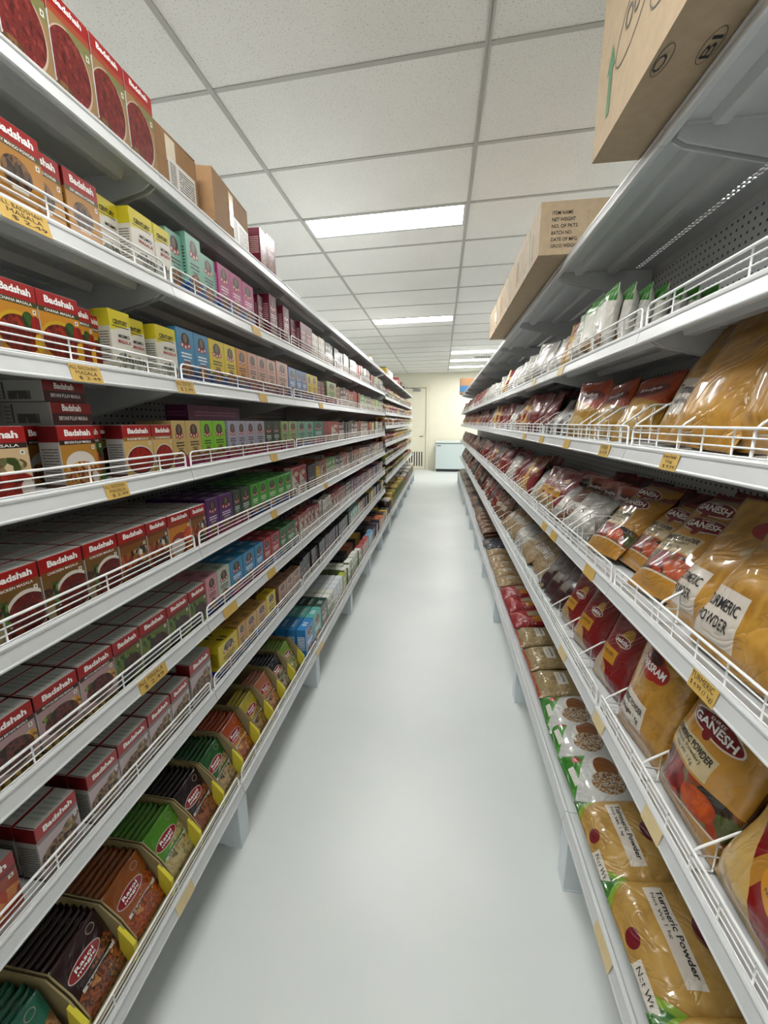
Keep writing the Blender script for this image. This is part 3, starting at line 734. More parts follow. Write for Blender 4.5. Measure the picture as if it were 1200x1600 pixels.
# ------------------------------------------------------------------ left rack products
XP = XL - 0.020             # product fronts on the left
YS = 0.987
nfront = {}
def left_row(lv, items, far_kinds, far_to=4.0):
    """items: (kind, y0, y1, setback, height scale)"""
    z = DL[lv]; xf = (XL8 - 0.02) if lv == 7 else XP
    n = 0
    for it in items:
        n += 1
        key, y0, y1 = it[:3]; sb = it[3] if len(it) > 3 else 0.0
        zs = (it[4] if len(it) > 4 else 1.0) * ({2: 1.10, 3: 1.02, 5: 0.985, 6: 0.88}.get(lv, 1.0) if key[:2] == 'e_' else 1.0)
        carton(key, y0 * YS, y1 * YS, z, xf - sb, '%s, %s from near end, %s left shelf' % (KIND[key]['look'], ordw(n), LEVL[lv]), 'cartons on the %s left shelf' % LEVL[lv], R.uniform(-0.012, 0.012), zs)
    y = items[-1][2] * YS
    rr = random.Random(lv * 13 + 5)
    seq = 0
    while y < far_to:
        key = far_kinds[seq % len(far_kinds)]; seq += 1
        w = KIND[key]['w'] * rr.uniform(0.92, 1.05)
        for q in range(rr.choice((2, 3, 3, 4))):
            if y + w > far_to: break
            n += 1
            carton(key, y, y + w, z, xf - rr.uniform(0, 0.012), '%s, %s from near end, %s left shelf' % (KIND[key]['look'], ordw(n), LEVL[lv]), 'cartons on the %s left shelf' % LEVL[lv], rr.uniform(-0.02, 0.02), rr.uniform(0.95, 1.05), y < 2.6)
            y += w
        else:
            y += rr.uniform(0, 0.01); continue
        break
    nfront[lv] = n
    return y

FAR = {}
far_start = {}
far_start[1] = left_row(1, [('mango', .585, .682), ('mango', .685, .78), ('mango', .758, .843, .022), ('mango', .845, .93, .018), ('century', .935, 1.0, .03), ('century', 1.0, 1.083), ('century', 1.085, 1.15),
    ('e_mint', 1.152, 1.225, .012, .95), ('e_mint', 1.225, 1.302, 0, 1.05), ('e_mint', 1.308, 1.391, .006, .9), ('e_pink', 1.397, 1.476), ('e_pink', 1.476, 1.565), ('e_pink', 1.567, 1.66, 0, .98),
    ('e_maroon', 1.68, 1.74, .03, .9), ('e_maroon', 1.742, 1.80, .02), ('e_maroon', 1.815, 1.89, 0, 1.15), ('e_maroon', 1.90, 1.965, .02), ('e_maroon', 1.97, 2.05, 0, 1.1), ('e_maroon', 2.12, 2.21, .02, .95), ('e_maroon', 2.21, 2.30), ('e_maroon', 2.3, 2.41)],
    ['k_white', 'k_bw', 'k_black', 'k_white', 'k_bw', 'k_red', 'k_limew'])
far_start[2] = left_row(2, [('chana', .555, .642), ('chana', .642, .722), ('chana', .722, .812), ('chana', .80, .866, .02, .97), ('chana', .868, .90, .03, .93), ('century', .892, .957), ('century', .965, 1.03, .02), ('century', 1.045, 1.13),
    ('e_blue', 1.133, 1.217), ('e_blue', 1.218, 1.297), ('e_yellow', 1.30, 1.393), ('e_yellow', 1.395, 1.475), ('e_orange', 1.478, 1.567), ('e_blush', 1.569, 1.653), ('e_blush', 1.655, 1.741), ('e_blush', 1.743, 1.845), ('e_blush', 1.85, 1.995, 0, 1.05),
    ('e_steel', 2.0, 2.105), ('e_steel', 2.107, 2.195), ('e_steel', 2.197, 2.28), ('e_yellow', 2.283, 2.362), ('e_yellow', 2.364, 2.474), ('e_maroon', 2.49, 2.586, .01, .8), ('e_maroon', 2.588, 2.68, .01, .8), ('e_sage', 2.69, 2.93)],
    ['e_cocoa', 'k_bw', 'k_redwhite', 'k_red', 'k_greenw', 'k_greenw', 'k_bw', 'k_limew'])
far_start[3] = left_row(3, [('pav', .54, .655), ('nutty', .64, .70, .05), ('biryani', .716, .806), ('sambar', .79, .862, .035), ('rasam', .884, .983), ('rasam', .985, 1.066), ('e_beige', 1.068, 1.131), ('e_beige', 1.133, 1.208), ('e_lime', 1.21, 1.275), ('e_lime', 1.277, 1.357),
    ('e_lilac', 1.375, 1.44), ('e_lilac', 1.44, 1.511), ('e_lilac', 1.513, 1.589), ('e_lilac', 1.591, 1.682), ('e_forest', 1.684, 1.764), ('e_forest', 1.766, 1.853), ('e_sage', 1.87, 1.96), ('e_sage', 1.962, 2.089), ('e_mint', 2.092, 2.224, 0, .82), ('e_mint', 2.226, 2.36, 0, .82), ('e_teal', 2.366, 2.565),
    ('k_red', 2.57, 2.67), ('k_red', 2.67, 2.767), ('k_redwhite', 2.77, 2.98)],
    ['k_bw', 'k_black', 'k_bw', 'k_red', 'k_redwhite', 'k_yellow'])
far_start[4] = left_row(4, [('chicken', .44, .535), ('chicken', .535, .629), ('chicken', .631, .726), ('chicken', .728, .822), ('special', .824, .916), ('special', .918, 1.0), ('paprika', 1.002, 1.104), ('special', 1.106, 1.188),
    ('e_purple', 1.193, 1.268), ('e_purple', 1.27, 1.365), ('e_forest', 1.368, 1.425), ('e_forest', 1.427, 1.508), ('e_green', 1.512, 1.585), ('e_green', 1.587, 1.668), ('e_green', 1.67, 1.775), ('e_green', 1.777, 1.87), ('e_green', 1.872, 1.967),
    ('k_redwhite', 1.98, 2.09, 0, 1.1), ('k_redwhite', 2.09, 2.2, 0, 1.1), ('k_black', 2.22, 2.38), ('k_yellow', 2.38, 2.5, .01, .8)],
    ['k_redwhite', 'k_greenw', 'k_bw', 'k_redwhite', 'k_black', 'k_redwhite', 'k_orangew'])
far_start[5] = left_row(5, [('mutton', .38, .474), ('mutton', .476, .57), ('mutton', .572, .666), ('mutton', .668, .76), ('green', .762, .846), ('green', .848, .952), ('green', .954, 1.053), ('green', 1.055, 1.145),
    ('e_rose', 1.149, 1.216), ('e_silver', 1.218, 1.302), ('e_cyan', 1.304, 1.4), ('e_cyan', 1.402, 1.505), ('e_cyan', 1.507, 1.586), ('e_crimson', 1.588, 1.667), ('e_crimson', 1.669, 1.77), ('e_grass', 1.772, 1.853), ('e_grass', 1.855, 1.985)],
    ['k_redwhite', 'k_redwhite', 'k_white', 'k_redwhite', 'k_redwhite', 'k_bw', 'k_plumw', 'k_plumw'])
far_start[6] = left_row(6, [('orange', .38, .495, .01, .95), ('nutty', .525, .616), ('nutty', .642, .728), ('nutty', .73, .83), ('nutty', .832, .923), ('nutty', .925, 1.01), ('nutty', 1.02, 1.132, 0, 1.22),
    ('e_yellow', 1.18, 1.318), ('e_tan', 1.32, 1.382, 0, 1.05), ('e_tan', 1.384, 1.478), ('e_tan', 1.48, 1.58), ('e_yellow', 1.582, 1.68, 0, 1.08), ('e_cocoa', 1.72, 1.815), ('e_cocoa', 1.817, 1.915), ('e_cocoa', 1.917, 2.02)],
    ['k_black', 'k_black', 'k_lilacblack', 'k_lilacblack', 'k_lilacblack', 'k_black', 'k_mintw', 'k_mintw', 'k_orangew'])
far_start[7] = left_row(7, [('t_blue', 1.868, 2.01), ('t_teal', 2.012, 2.15), ('t_forest', 2.152, 2.29), ('k_teawg', 2.292, 2.37), ('k_teawg', 2.372, 2.45), ('k_teawb', 2.452, 2.53), ('k_teawb', 2.532, 2.61), ('k_teawb', 2.612, 2.69), ('k_lime2', 2.72, 2.8)],
    ['k_teawg', 'k_teawg', 'k_teared', 'k_teared', 'k_bluetea', 'k_bluetea', 'k_lime2', 'k_purple2', 'k_gold2', 'k_black'])

# the rows standing behind the front row, where their tops show
brow = {}
def back_rows(lv, spans, rows, setback0=0.0, wd=None):
    z = DL[lv]; xf = (XL8 - 0.02) if lv == 7 else XP
    for r in range(1, rows + 1):
        for (key, y0, y1) in spans:
            dd = KIND[key]['d'] + 0.0025
            n = brow[(lv, r)] = brow.get((lv, r), 0) + 1
            short = KIND[key]['look'].split(' picturing')[0]
            carton(key, y0 * YS, y1 * YS, z, xf - setback0 - dd * r - 0.002, '%s, %s along in the %s row back, %s left shelf' % (short, ordw(n), ordw(r), LEVL[lv]), 'cartons behind the front row of the %s left shelf' % LEVL[lv], 0, (1.0 if r < 3 else 0.985) * ({2: 1.10, 3: 1.02, 5: 0.985, 6: 0.88}.get(lv, 1.0) if key[:2] == 'e_' else 1.0), True if y0 < 1.2 else False)
back_rows(4, [('chicken', .535, .629), ('chicken', .631, .726), ('chicken', .728, .822), ('special', .824, .916), ('special', .918, 1.0), ('paprika', 1.002, 1.104), ('special', 1.106, 1.188)], 5)
back_rows(4, [('e_purple', 1.193, 1.268), ('e_purple', 1.27, 1.365), ('e_forest', 1.368, 1.425), ('e_forest', 1.427, 1.508), ('e_green', 1.512, 1.585), ('e_green', 1.587, 1.668), ('e_green', 1.67, 1.775), ('e_green', 1.777, 1.87), ('e_green', 1.872, 1.967)], 3)
back_rows(5, [('mutton', .476, .57), ('mutton', .572, .666), ('mutton', .668, .76), ('green', .762, .846), ('green', .848, .952), ('green', .954, 1.053), ('green', 1.055, 1.145)], 5)
back_rows(5, [('e_rose', 1.149, 1.216), ('e_silver', 1.218, 1.302), ('e_cyan', 1.304, 1.4), ('e_cyan', 1.402, 1.505), ('e_cyan', 1.507, 1.586), ('e_crimson', 1.588, 1.667), ('e_crimson', 1.669, 1.77), ('e_grass', 1.772, 1.853), ('e_grass', 1.855, 1.985)], 3)
back_rows(6, [('orange', .38, .495), ('nutty', .525, .616), ('nutty', .642, .728), ('nutty', .73, .83), ('nutty', .832, .923), ('nutty', .925, 1.01)], 5)
back_rows(6, [('nutty', 1.02, 1.132), ('e_yellow', 1.18, 1.318), ('e_tan', 1.32, 1.382), ('e_tan', 1.384, 1.478), ('e_tan', 1.48, 1.58), ('e_cocoa', 1.72, 1.815), ('e_cocoa', 1.817, 1.915)], 3)
back_rows(7, [('t_blue', 1.868, 2.01), ('t_teal', 2.012, 2.15), ('t_forest', 2.152, 2.29), ('k_teawg', 2.292, 2.37), ('k_teawg', 2.372, 2.45), ('k_teawb', 2.452, 2.53), ('k_teawb', 2.532, 2.61), ('k_teawb', 2.612, 2.69), ('k_teawg', 2.8, 2.87), ('k_teawg', 2.88, 2.95)], 3)
back_rows(2, [('chana', .642, .722), ('chana', .722, .812), ('e_blue', 1.133, 1.217), ('e_yellow', 1.30, 1.393)], 1)
back_rows(3, [('pav', .57, .655), ('biryani', .716, .806), ('rasam', .884, .983)], 1, 0.03)

# cartons lying flat on the fourth shelf's row and a long purple carton behind
K = kmesh(KIND['biryani'])
SPINE = lettering('lettering', [('Badshah', 0.26, 0.62, 0.72, 0.92, 0, 0.035), ('BIRYANI PULAV MASALA', 0.16, 0.22, 0.86, 0.40, 0, 0.01)], lambda u, v: (0.0006, (u - 0.5) * 0.093, v * 0.046), [WHITE_INK])
SPF = design('front_spine', [('fill', '#4c1518'), ('rect', 0, 0.52, 1, 1, '#8e1a1d')], 0.34, 0.2)
SPS = design('side_spine', [('fill', '#9c9a98'), ('lines', 0.3, 0.1, 0.75, 0.9, 1, '#55524f'), ('rect', 0.2, 0.1, 0.24, 0.9, '#4c4a48'), ('lines', 0.05, 0.1, 0.18, 0.9, 5, '#77747a')], 0.4)
b = MB(); b.cbox(-0.105, -0.0465, 0, 0, 0.0465, 0.046, 0.0009, 0, 1, 0); SPM = b.mesh('masala_carton', [SPS, SPF])
for q, (zz, yy) in enumerate(((DL[3] + 0.1230, 0.785), (DL[3] + 0.1695, 0.775))):
    o = tag(link('masala_carton', SPM, None, (XP - 0.035, yy, zz), (0, 0, 0.06), (1, 1.12, 1 - 0.12 * q)), '%s masala carton lying flat above the front row, fourth left shelf' % ('lower' if q == 0 else 'upper'), 'carton', 'masala cartons lying flat')
    link('lettering', SPINE, o)
b = MB(); b.cbox(-0.08, -0.17, 0, 0, 0.17, 0.05, 0.001); o = tag(link('long_carton', b.mesh('long_carton', design('purple_long', [('fill', '#6d1f58'), ('lines', 0.1, 0.3, 0.9, 0.7, 2, '#a85a90')], 0.4)), None, (XP - 0.06, 1.40, DL[3] + 0.1345)), 'long purple carton lying across the lime and lilac cartons, fourth left shelf', 'carton')
back_rows(3, [('e_beige', 1.133, 1.208), ('e_lime', 1.21, 1.275), ('e_lime', 1.277, 1.357), ('e_lilac', 1.44, 1.511), ('e_lilac', 1.513, 1.589)], 2)

# top shelf: large cartons, two cardboard boxes, maroon cartons, odds and ends far off
z = DL[0]
ns = 0
for (y0, y1) in ((.54, .64), (.64, .739), (.74, .839), (.84, .938), (.939, 1.033), (1.034, 1.128)):
    ns += 1
    carton('bigtop', y0 * YS, y1 * YS, z + 0.0025, XP + 0.004, '%s, %s from near end, top left shelf' % (KIND['bigtop']['look'], ordw(ns)), 'large masala cartons on the top left shelf', R.uniform(-0.01, 0.01))
LABEL_L = design('shipping_label', [('fill', '#d9d7d2'), ('lines', 0.36, 0.1, 0.95, 0.9, 9, '#4a4845'), ('rect', 0.05, 0.1, 0.27, 0.9, '#d9d7d2'), ('lines', 0.05, 0.1, 0.27, 0.9, 14, '#1c1b1a')], 0.5)
def cardboard(name, w, d, h, loc, rotz, label, group, mat=CARD, flaps=True, origin_front=True):
    """front faces +X, width along y, base at z=0"""
    o = tag(link(name, None, None, loc, (0, 0, rotz)), label, 'cardboard box', group)
    t_ = 0.004
    b = MB()
    b.box(-d, -w / 2, 0, 0, w / 2, t_); b.box(-t_, -w / 2, t_, 0, w / 2, h); b.box(-d, -w / 2, t_, -d + t_, w / 2, h)
    b.box(-d + t_, -w / 2, t_, -t_, -w / 2 + t_, h); b.box(-d + t_, w / 2 - t_, t_, -t_, w / 2, h)
    link('carton_body', b.mesh('carton_body', mat), o)
    if flaps:
        for s in (-1, 1):
            f = MB(); f.box(-d + 0.006, 0, 0, -0.006, 0.08, 0.003)
            link('flap', f.mesh('flap', mat), o, (0, -w / 2 + 0.003 if s < 0 else w / 2 - 0.003, h - 0.004), (-0.10, 0, 0) if s < 0 else (PI + 0.12, 0, 0))
        f = MB(); f.box(-0.10, -w / 2 + 0.002, 0, 0, w / 2 - 0.002, 0.003)
        link('flap', f.mesh('flap', mat), o, (0.0, 0, h), (0.02, 0.10, 0))
    else:
        f = MB(); f.box(-d / 2 + 0.0005, -w / 2, h - 0.001, 0, w / 2, h + 0.003); link('flap', f.mesh('flap', mat), o)
        f = MB(); f.box(-d, -w / 2, h - 0.001, -d / 2 - 0.0005, w / 2, h + 0.003); link('flap', f.mesh('flap', mat), o)
    return o
o = cardboard('cardboard_box', 0.265, 0.28, 0.135, (XP - 0.010, 1.185, z + 0.003), 0, 'open brown cardboard box beside the large masala cartons, top left shelf', 'cardboard boxes on the top left shelf')
b = MB(); b.box(0, -0.05, 0, 0.0012, 0.075, 0.075); l = link('shipping_label', b.mesh('shipping_label', LABEL_L), o, (0.0, 0.045, 0.006)); 
b = MB(); b.box(0, -0.02, 0, 0.0008, 0.02, 0.06); link('tape', b.mesh('tape', TAPE), o, (0.0, 0.012, 0.07))
o = cardboard('cardboard_box', 0.30, 0.26, 0.15, (XP + 0.002, 1.51, z + 0.003), 0.10, 'taller brown cardboard box in front of the maroon cartons, top left shelf', 'cardboard boxes on the top left shelf')
b = MB(); b.box(0, -0.03, 0, 0.0012, 0.115, 0.075); link('shipping_label', b.mesh('shipping_label', LABEL_L), o, (0.0, 0.03, 0.006))
b = MB(); b.box(0, -0.018, 0, 0.0012, 0.018, 0.10); link('tape', b.mesh('tape', design('red_gold_tape', [('fill', '#b8a060'), ('food', 0.5, 0.4, 0.5, 0.3, ['#8c2018', '#d8c8a0'], 6)], 0.3)), o, (0.0, -0.01, 0.04))
for q, (y0, y1, hh) in enumerate(((1.735, 1.80, .95), (1.80, 1.89, 1.0))):
    carton('e_maroon', y0, y1, z + 0.0025, XP, '%s maroon carton after the cardboard boxes, top left shelf' % ('nearer' if q == 0 else 'farther'), 'maroon cartons on the top left shelf', 0.0, hh)
PLW = plain('white_plastic', '#e6e4de', 0.35); PLY = plain('yellow_plastic', '#b89a2c', 0.35); PLD = plain('dark_plastic', '#2c2a28', 0.4)
def bottle(name, x, y, z, r, h, m1, m2, label, cat='bottle', group=None):
    o = tag(link(name, None, None, (x, y, z)), label, cat, group)
    b = MB(); b.lathe([(r * 0.9, 0), (r, 0.01), (r, h * 0.62), (r * 0.5, h * 0.80), (r * 0.36, h * 0.84), (r * 0.36, h * 0.88)], 14); link('bottle_body', b.mesh('bottle_body', m1), o)
    b = MB(); b.lathe([(r * 0.42, h * 0.87), (r * 0.42, h), (r * 0.3, h * 1.005)], 12); link('cap', b.mesh('cap', m2), o)
for q in range(3):
    bottle('bottle', XP - 0.07 - 0.02 * q, 4.75 + 0.16 * q, z + 0.003, 0.026, 0.115 - 0.01 * q, PLW, PLY if q == 0 else PLW, 'white bottle on top of the left rack, %s of three' % ['nearest', 'middle', 'farthest'][q], 'bottle', 'white bottles on the top left shelf')
b = MB(); b.lathe([(0.068, 0), (0.072, 0.005), (0.072, 0.088), (0.064, 0.096), (0.064, 0.10)], 20); o = tag(link('yellow_tin', None, None, (XP - 0.08, 5.75, z + 0.003)), 'round yellow tin on top of the left rack', 'tin')
link('tin_body', b.mesh('tin_body', PLY), o); b = MB(); b.lathe([(0.067, 0.10), (0.067, 0.108), (0.05, 0.11)], 20); link('lid', b.mesh('lid', PLD), o)
b = MB(); b.cbox(-0.2, -0.2, 0, 0, 0.2, 0.115, 0.003); o = tag(link('white_box', b.mesh('white_box', plain('white_card', '#dedcd6', 0.5)), None, (XP - 0.03, 6.35, z + 0.003)), 'white box beyond the yellow tin, top of the left rack', 'box')
for q in range(3):
    b = MB(); b.cbox(-0.12, -0.12, 0, 0, 0.12, 0.15 - 0.03 * q, 0.002); tag(link('red_box', b.mesh('red_box', design('red_box_%d' % q, [('fill', ['#8c3a3a', '#7a4a44', '#3a3432'][q]), ('rect', 0.1, 0.3, 0.9, 0.7, ['#c0a8a0', '#a88c80', '#55504c'][q])], 0.5)), None, (XP - 0.03, 7.55 + 0.55 * q, z + 0.003)), ['small red box far along the top of the left rack', 'small brown box far along the top of the left rack', 'small black box at the far end of the left rack'][q], 'box')

# display trays of seasoning sachets on the bottom left shelf
def bag_geo(w, h, d, seed, nu=16, nv=22, wr=1.0, belly=0.42, seal=0.06, flat=False, pinch=0.03, boxy=False):
    off = Vector((seed * 7.31, seed * 3.17, seed * 1.93))
    def S(u, v, side=1, extra=0.0):
        a = max(0.0, 1 - abs(2 * u - 1) ** (9 if boxy else 2.4)) ** (0.4 if boxy else 0.55)
        vb = max(0.0, min(1.0, (v - seal * 0.6) / 0.16)) ** 0.55
        vt = max(0.0, min(1.0, (1 - seal - v) / (0.5 if not flat else 0.14))) ** (0.8 if not flat else 0.55)
        t = d / 2 * a * vb * vt
        p = Vector((u * w, v * h, side * 0.3)) * 16 + off
        env = min(1.0, a * 1.5)
        wn = noise.noise(p) * 0.055 * d + noise.noise(p * 0.45 + Vector((5, 1, 2))) * 0.10 * d
        fold = abs(noise.noise(Vector((u * w * 9 + v * h * 6, v * h * 11 - u * w * 5, seed)))) * 0.075 * d
        x = t + (wn - fold) * wr * env * min(1, vb) * (0.35 + 0.65 * min(1, vt * 1.6))
        if v > 1 - seal or v < seal * 0.5: x = 0.0012 + 0.002 * noise.noise(Vector((u * w * 60, seed, 0)))
        x = side * max(x, 0.0008)
        ww = w * (1 - pinch * math.sin(PI * v) - 0.02 * noise.noise(Vector((v * 5, seed, 1))))
        bend = 0.015 * h * noise.noise(Vector((u * 2.2, seed, 4))) * v
        return Vector((x + side * extra + (0.10 * d * noise.noise(Vector((u * 3, v * 3, seed + 9)))) * min(1, vb) , (u - 0.5) * ww, v * h + bend))
    return S
def bag_mesh(name, S, mats, nu=16, nv=22):
    b = MB()
    for side in (1, -1):
        o = len(b.v)
        for j in range(nv + 1):
            for i in range(nu + 1):
                b.v.append(tuple(S(i / nu, j / nv, side)))
        for j in range(nv):
            for i in range(nu):
                q = [o + j * (nu + 1) + i, o + j * (nu + 1) + i + 1, o + (j + 1) * (nu + 1) + i + 1, o + (j + 1) * (nu + 1) + i]
                uv = [(i / nu, j / nv), ((i + 1) / nu, j / nv), ((i + 1) / nu, (j + 1) / nv), (i / nu, (j + 1) / nv)]
                if side < 0: q.reverse(); uv.reverse()
                b.face(q, 0 if side > 0 else 1, uv, True)
    # close the rim
    n = (nu + 1) * (nv + 1)
    rim = [i for i in range(nu + 1)] + [j * (nu + 1) + nu for j in range(1, nv + 1)] + [nv * (nu + 1) + i for i in range(nu - 1, -1, -1)] + [j * (nu + 1) for j in range(nv - 1, 0, -1)]
    for k in range(len(rim)):
        a, c = rim[k], rim[(k + 1) % len(rim)]
        b.face([c, a, n + a, n + c], 1, None, True)
    return b.mesh(name, mats)

SACH = {}
def sachet(key, top, food, strip, bandc=None):
    L = [('fill', top), ('foodhalf', 0.35, -1.0, -0.32, food, 4, 'N'), ('rect', 0.22, 0.36, 0.95, 0.43, '#d8d4cc'), ('rect', 0.2, 0.41, 0.92, 0.45, strip), ('food', 0.62, 0.2, 0.4, 0.2, food, 5, 'N'), ('ell', 0.47, 0.64, 0.33, 0.115, '#d8c8c4'), ('ell', 0.47, 0.64, 0.315, 0.10, '#9c1a26'),
         ('rect', 0, 0.965, 1, 1, top), ('ell', 0.78, 0.87, 0.09, 0.055, '#a8a090'), ('ell', 0.78, 0.87, 0.075, 0.045, top)]
    mf = design('sachet_' + key, L, 0.22, 0.5, 0.25)
    mb = plain('sachet_back_' + key, top, 0.3)
    S = bag_geo(0.120, 0.152, 0.011, hash(key) % 97 if False else sum(map(ord, key)) % 97, flat=True, wr=0.6, seal=0.04, pinch=0.005)
    me = bag_mesh('seasoning_sachet', S, [mf, mb], 10, 14)
    let = [lettering('lettering', it_, lambda u, v: tuple(S(u, v, 1, 0.0012)), [WHITE_INK, INK]) for it_ in ([('Rasoi', 0.28, 0.645, 0.66, 0.705, 0, 0.02), ('magic', 0.28, 0.575, 0.66, 0.63, 0, 0.02)], [('MASALA', 0.3, 0.37, 0.85, 0.405, 1, 0.01)])]
    SACH[key] = (me, let)
sachet('teal', '#2f7a66', ['#8a6a4a', '#c09a72', '#5c3a24'], '#2f7a66')
sachet('plum', '#3a1a24', ['#6b3a24', '#a8643c', '#3c1c14', '#c08a58'], '#2a1216')
sachet('amber', '#9a5a1e', ['#7a3418', '#b8682e', '#8c2c16', '#c89058'], '#a8602a')
sachet('leaf', '#5f9a32', ['#a89a64', '#c8b88a', '#6d6a3a'], '#4a8a2c')
sachet('wine', '#2c1420', ['#7c4a34', '#a86a4a', '#4c2418'], '#1c1a2a')
sachet('pine', '#1f6a30', ['#8a7a5a', '#c0a884', '#4c4a2a'], '#1f6a30')
sachet('tangerine', '#b5541e', ['#c07a3a', '#8c3418', '#d8a868'], '#d0a028')
sachet('lemon', '#b8a82a', ['#6d4a2a', '#b0905a', '#3c2c18'], '#8a7a1a')
sachet('salmon', '#b87a5c', ['#8c5a3a', '#c89a72', '#6d3a24'], '#8c2a2a')
sachet('navy', '#1c2838', ['#8c8a84', '#b0a898', '#4c4a48'], '#1c2838')
sachet('lime', '#8aa83a', ['#c0b88a', '#6d7a3a', '#d8d0a8'], '#5f8a2c')
TR = [('teal', .355, .50), ('plum', .50, .632), ('amber', .632, .768), ('leaf', .768, .898), ('wine', .898, 1.03), ('pine', 1.03, 1.163), ('tangerine', 1.163, 1.30), ('lemon', 1.30, 1.43), ('salmon', 1.43, 1.57), ('navy', 1.57, 1.70), ('lime', 1.70, 1.84)]
TRN = {'teal': 'teal', 'plum': 'dark plum', 'amber': 'amber brown', 'leaf': 'leaf green', 'wine': 'dark wine', 'pine': 'pine green', 'tangerine': 'tangerine', 'lemon': 'lemon yellow', 'salmon': 'salmon', 'navy': 'navy', 'lime': 'lime'}
ZB = DL[7]
for k, (key, y0, y1) in enumerate(TR):
    y0 *= YS; y1 *= YS; w = y1 - y0 - 0.004; yc = (y0 + y1) / 2
    o = tag(link('display_tray', None, None, (XL8 - 0.024, yc, ZB + 0.001)), 'cut-open cardboard display tray holding the %s sachets, bottom left shelf' % TRN[key], 'display tray', 'display trays on the bottom left shelf')
    b = MB(); b.box(-0.27, -w / 2, 0, 0, w / 2, 0.003); link('tray_floor', b.mesh('tray_floor', CARD_IN), o)
    prof = [(0.0, 0.0), (0.0, 0.055), (-0.03, 0.105), (-0.075, 0.150), (-0.27, 0.158), (-0.27, 0.0)]
    for s in (-1, 1):
        b = MB(); b.extrude_y(prof, -0.0015, 0.0015); link('side_wall', b.mesh('side_wall', CARD_IN), o, (0, s * (w / 2 - 0.0015), 0))
    b = MB(); b.box(0.0, -w / 2, 0, 0.0025, w / 2, 0.014); link('front_lip', b.mesh('front_lip', CARD_IN), o)
    b = MB(); b.extrude_y([(0.003, 0.0), (0.004, 0.056), (-0.030, 0.100), (-0.034, 0.010)], -0.010, 0.0)
    link('yellow_tab', b.mesh('yellow_tab', YELLOW_CARD), o, (0.001, w / 2, 0))
    b = MB(); b.box(-0.27, -w / 2, 0, -0.267, w / 2, 0.14); link('back_wall', b.mesh('back_wall', CARD_IN), o)
    me, let = SACH[key]
    nS = 9 if k < 7 else 6
    if key in ('lemon', 'salmon'): nS = 4
    for q in range(nS):
        lean = 0.46 + 0.010 * q
        x = XL8 - 0.024 - 0.018 - 0.0165 * q
        s = tag(link('seasoning_sachet', me, None, (x, yc + R.uniform(-0.004, 0.004), ZB + 0.0085), (R.uniform(-0.025, 0.025), -lean, R.uniform(-0.02, 0.02)), (1, 1, 1.0)),
                '%s seasoning sachet %s in its display tray, bottom left shelf' % (TRN[key], 'at the front' if q == 0 else ordw(q + 1) + ' from the front'), 'sachet', '%s seasoning sachets' % TRN[key])
        if q < 2:
            for lt_ in let: link('lettering', lt_, s)

# ------------------------------------------------------------------ price tags
PEN_L = {}
def price_tag(side, lv, y0, y1, text, label, mat=TAG):
    w = abs(y1 - y0); bot = (lv == 7 and side == 'left') or (lv == 5 and side == 'right')
    xf = (XL8 if bot else XL) if side == 'left' else (XR6 if bot else XR)
    z = (DL if side == 'left' else DR)[lv]
    sg = 1 if side == 'left' else -1
    o = tag(link('price_tag', None, None, (xf + sg * 0.003 , (y0 + y1) / 2, z - 0.038), (0, -0.21, 0) if side == 'left' else (0, -0.21, PI)), label, 'price tag', 'yellow price tags')
    b = MB(); b.box(-0.0004, -w / 2, 0.001, 0.0006, w / 2, 0.035); cdo = link('card', b.mesh('card', mat), o)
    if text:
        n = len(text); it = []
        for k, t in enumerate(text):
            v1 = 0.93 - k * 0.9 / n; L = min(0.86, 0.10 * len(t) + 0.1)
            it.append((t, 0.5 - L / 2 + 0.06 * (k - 1), v1 - 0.72 * 0.9 / n, 0.5 + L / 2 + 0.06 * (k - 1), v1, 0, 0.0))
        link('handwriting', lettering('handwriting', it, lambda u, v: (0.0010, (u - 0.5) * w, 0.001 + v * 0.034), [PEN]), cdo)
ALLB = ['ALL BADSHAH', 'MASALA', '$ 2.49']
price_tag('left', 1, .655, .745, ALLB, 'yellow handwritten price tag under the tan mango cartons, second left shelf')
price_tag('left', 2, .74, .815, ALLB, 'yellow handwritten price tag under the red bean cartons, third left shelf')
price_tag('left', 2, 1.07, 1.15, ['ALL CENTURY', '$ 2.49'], 'yellow price tag where the light blue cartons start, third left shelf')
price_tag('left', 3, .78, .845, ALLB, 'yellow handwritten price tag below the rice picture carton, fourth left shelf')
price_tag('left', 5, .79, .89, ['ALL MASALA', '$ 2.49'], 'yellow price tag under the olive green cartons, sixth left shelf')
for (lv, y0, y1, lb) in ((1, 1.57, 1.64, 'small yellow price tag below the pink cartons, second left shelf'), (2, 1.59, 1.66, 'small yellow price tag below the blush cartons, third left shelf'), (3, 1.66, 1.73, 'small yellow price tag below the dark green cartons, fourth left shelf'),
    (4, 1.63, 1.69, 'small yellow price tag below the bright green cartons, fifth left shelf'), (5, 1.19, 1.28, 'small yellow price tag below the grey green carton, sixth left shelf'), (5, 1.55, 1.63, 'small yellow price tag below the crimson cartons, sixth left shelf'),
    (2, 2.4, 2.48, 'small yellow price tag below the yellow cartons, third left shelf'), (4, 2.45, 2.52, 'small yellow price tag farther along the fifth left shelf')):
    price_tag('left', lv, y0, y1, None, lb, TAG)
price_tag('left', 7, .73, .80, None, 'faded price tag under the green sachets, bottom left shelf', TAG2)
price_tag('left', 7, 1.95, 2.08, None, 'faded price tag under the tall blue cartons, bottom left shelf', TAG2)
price_tag('right', 2, .865, .925, ['Turmeric Powder', '1kg', '$ 9.99'], 'yellow handwritten price tag below the big turmeric bags, third right shelf')
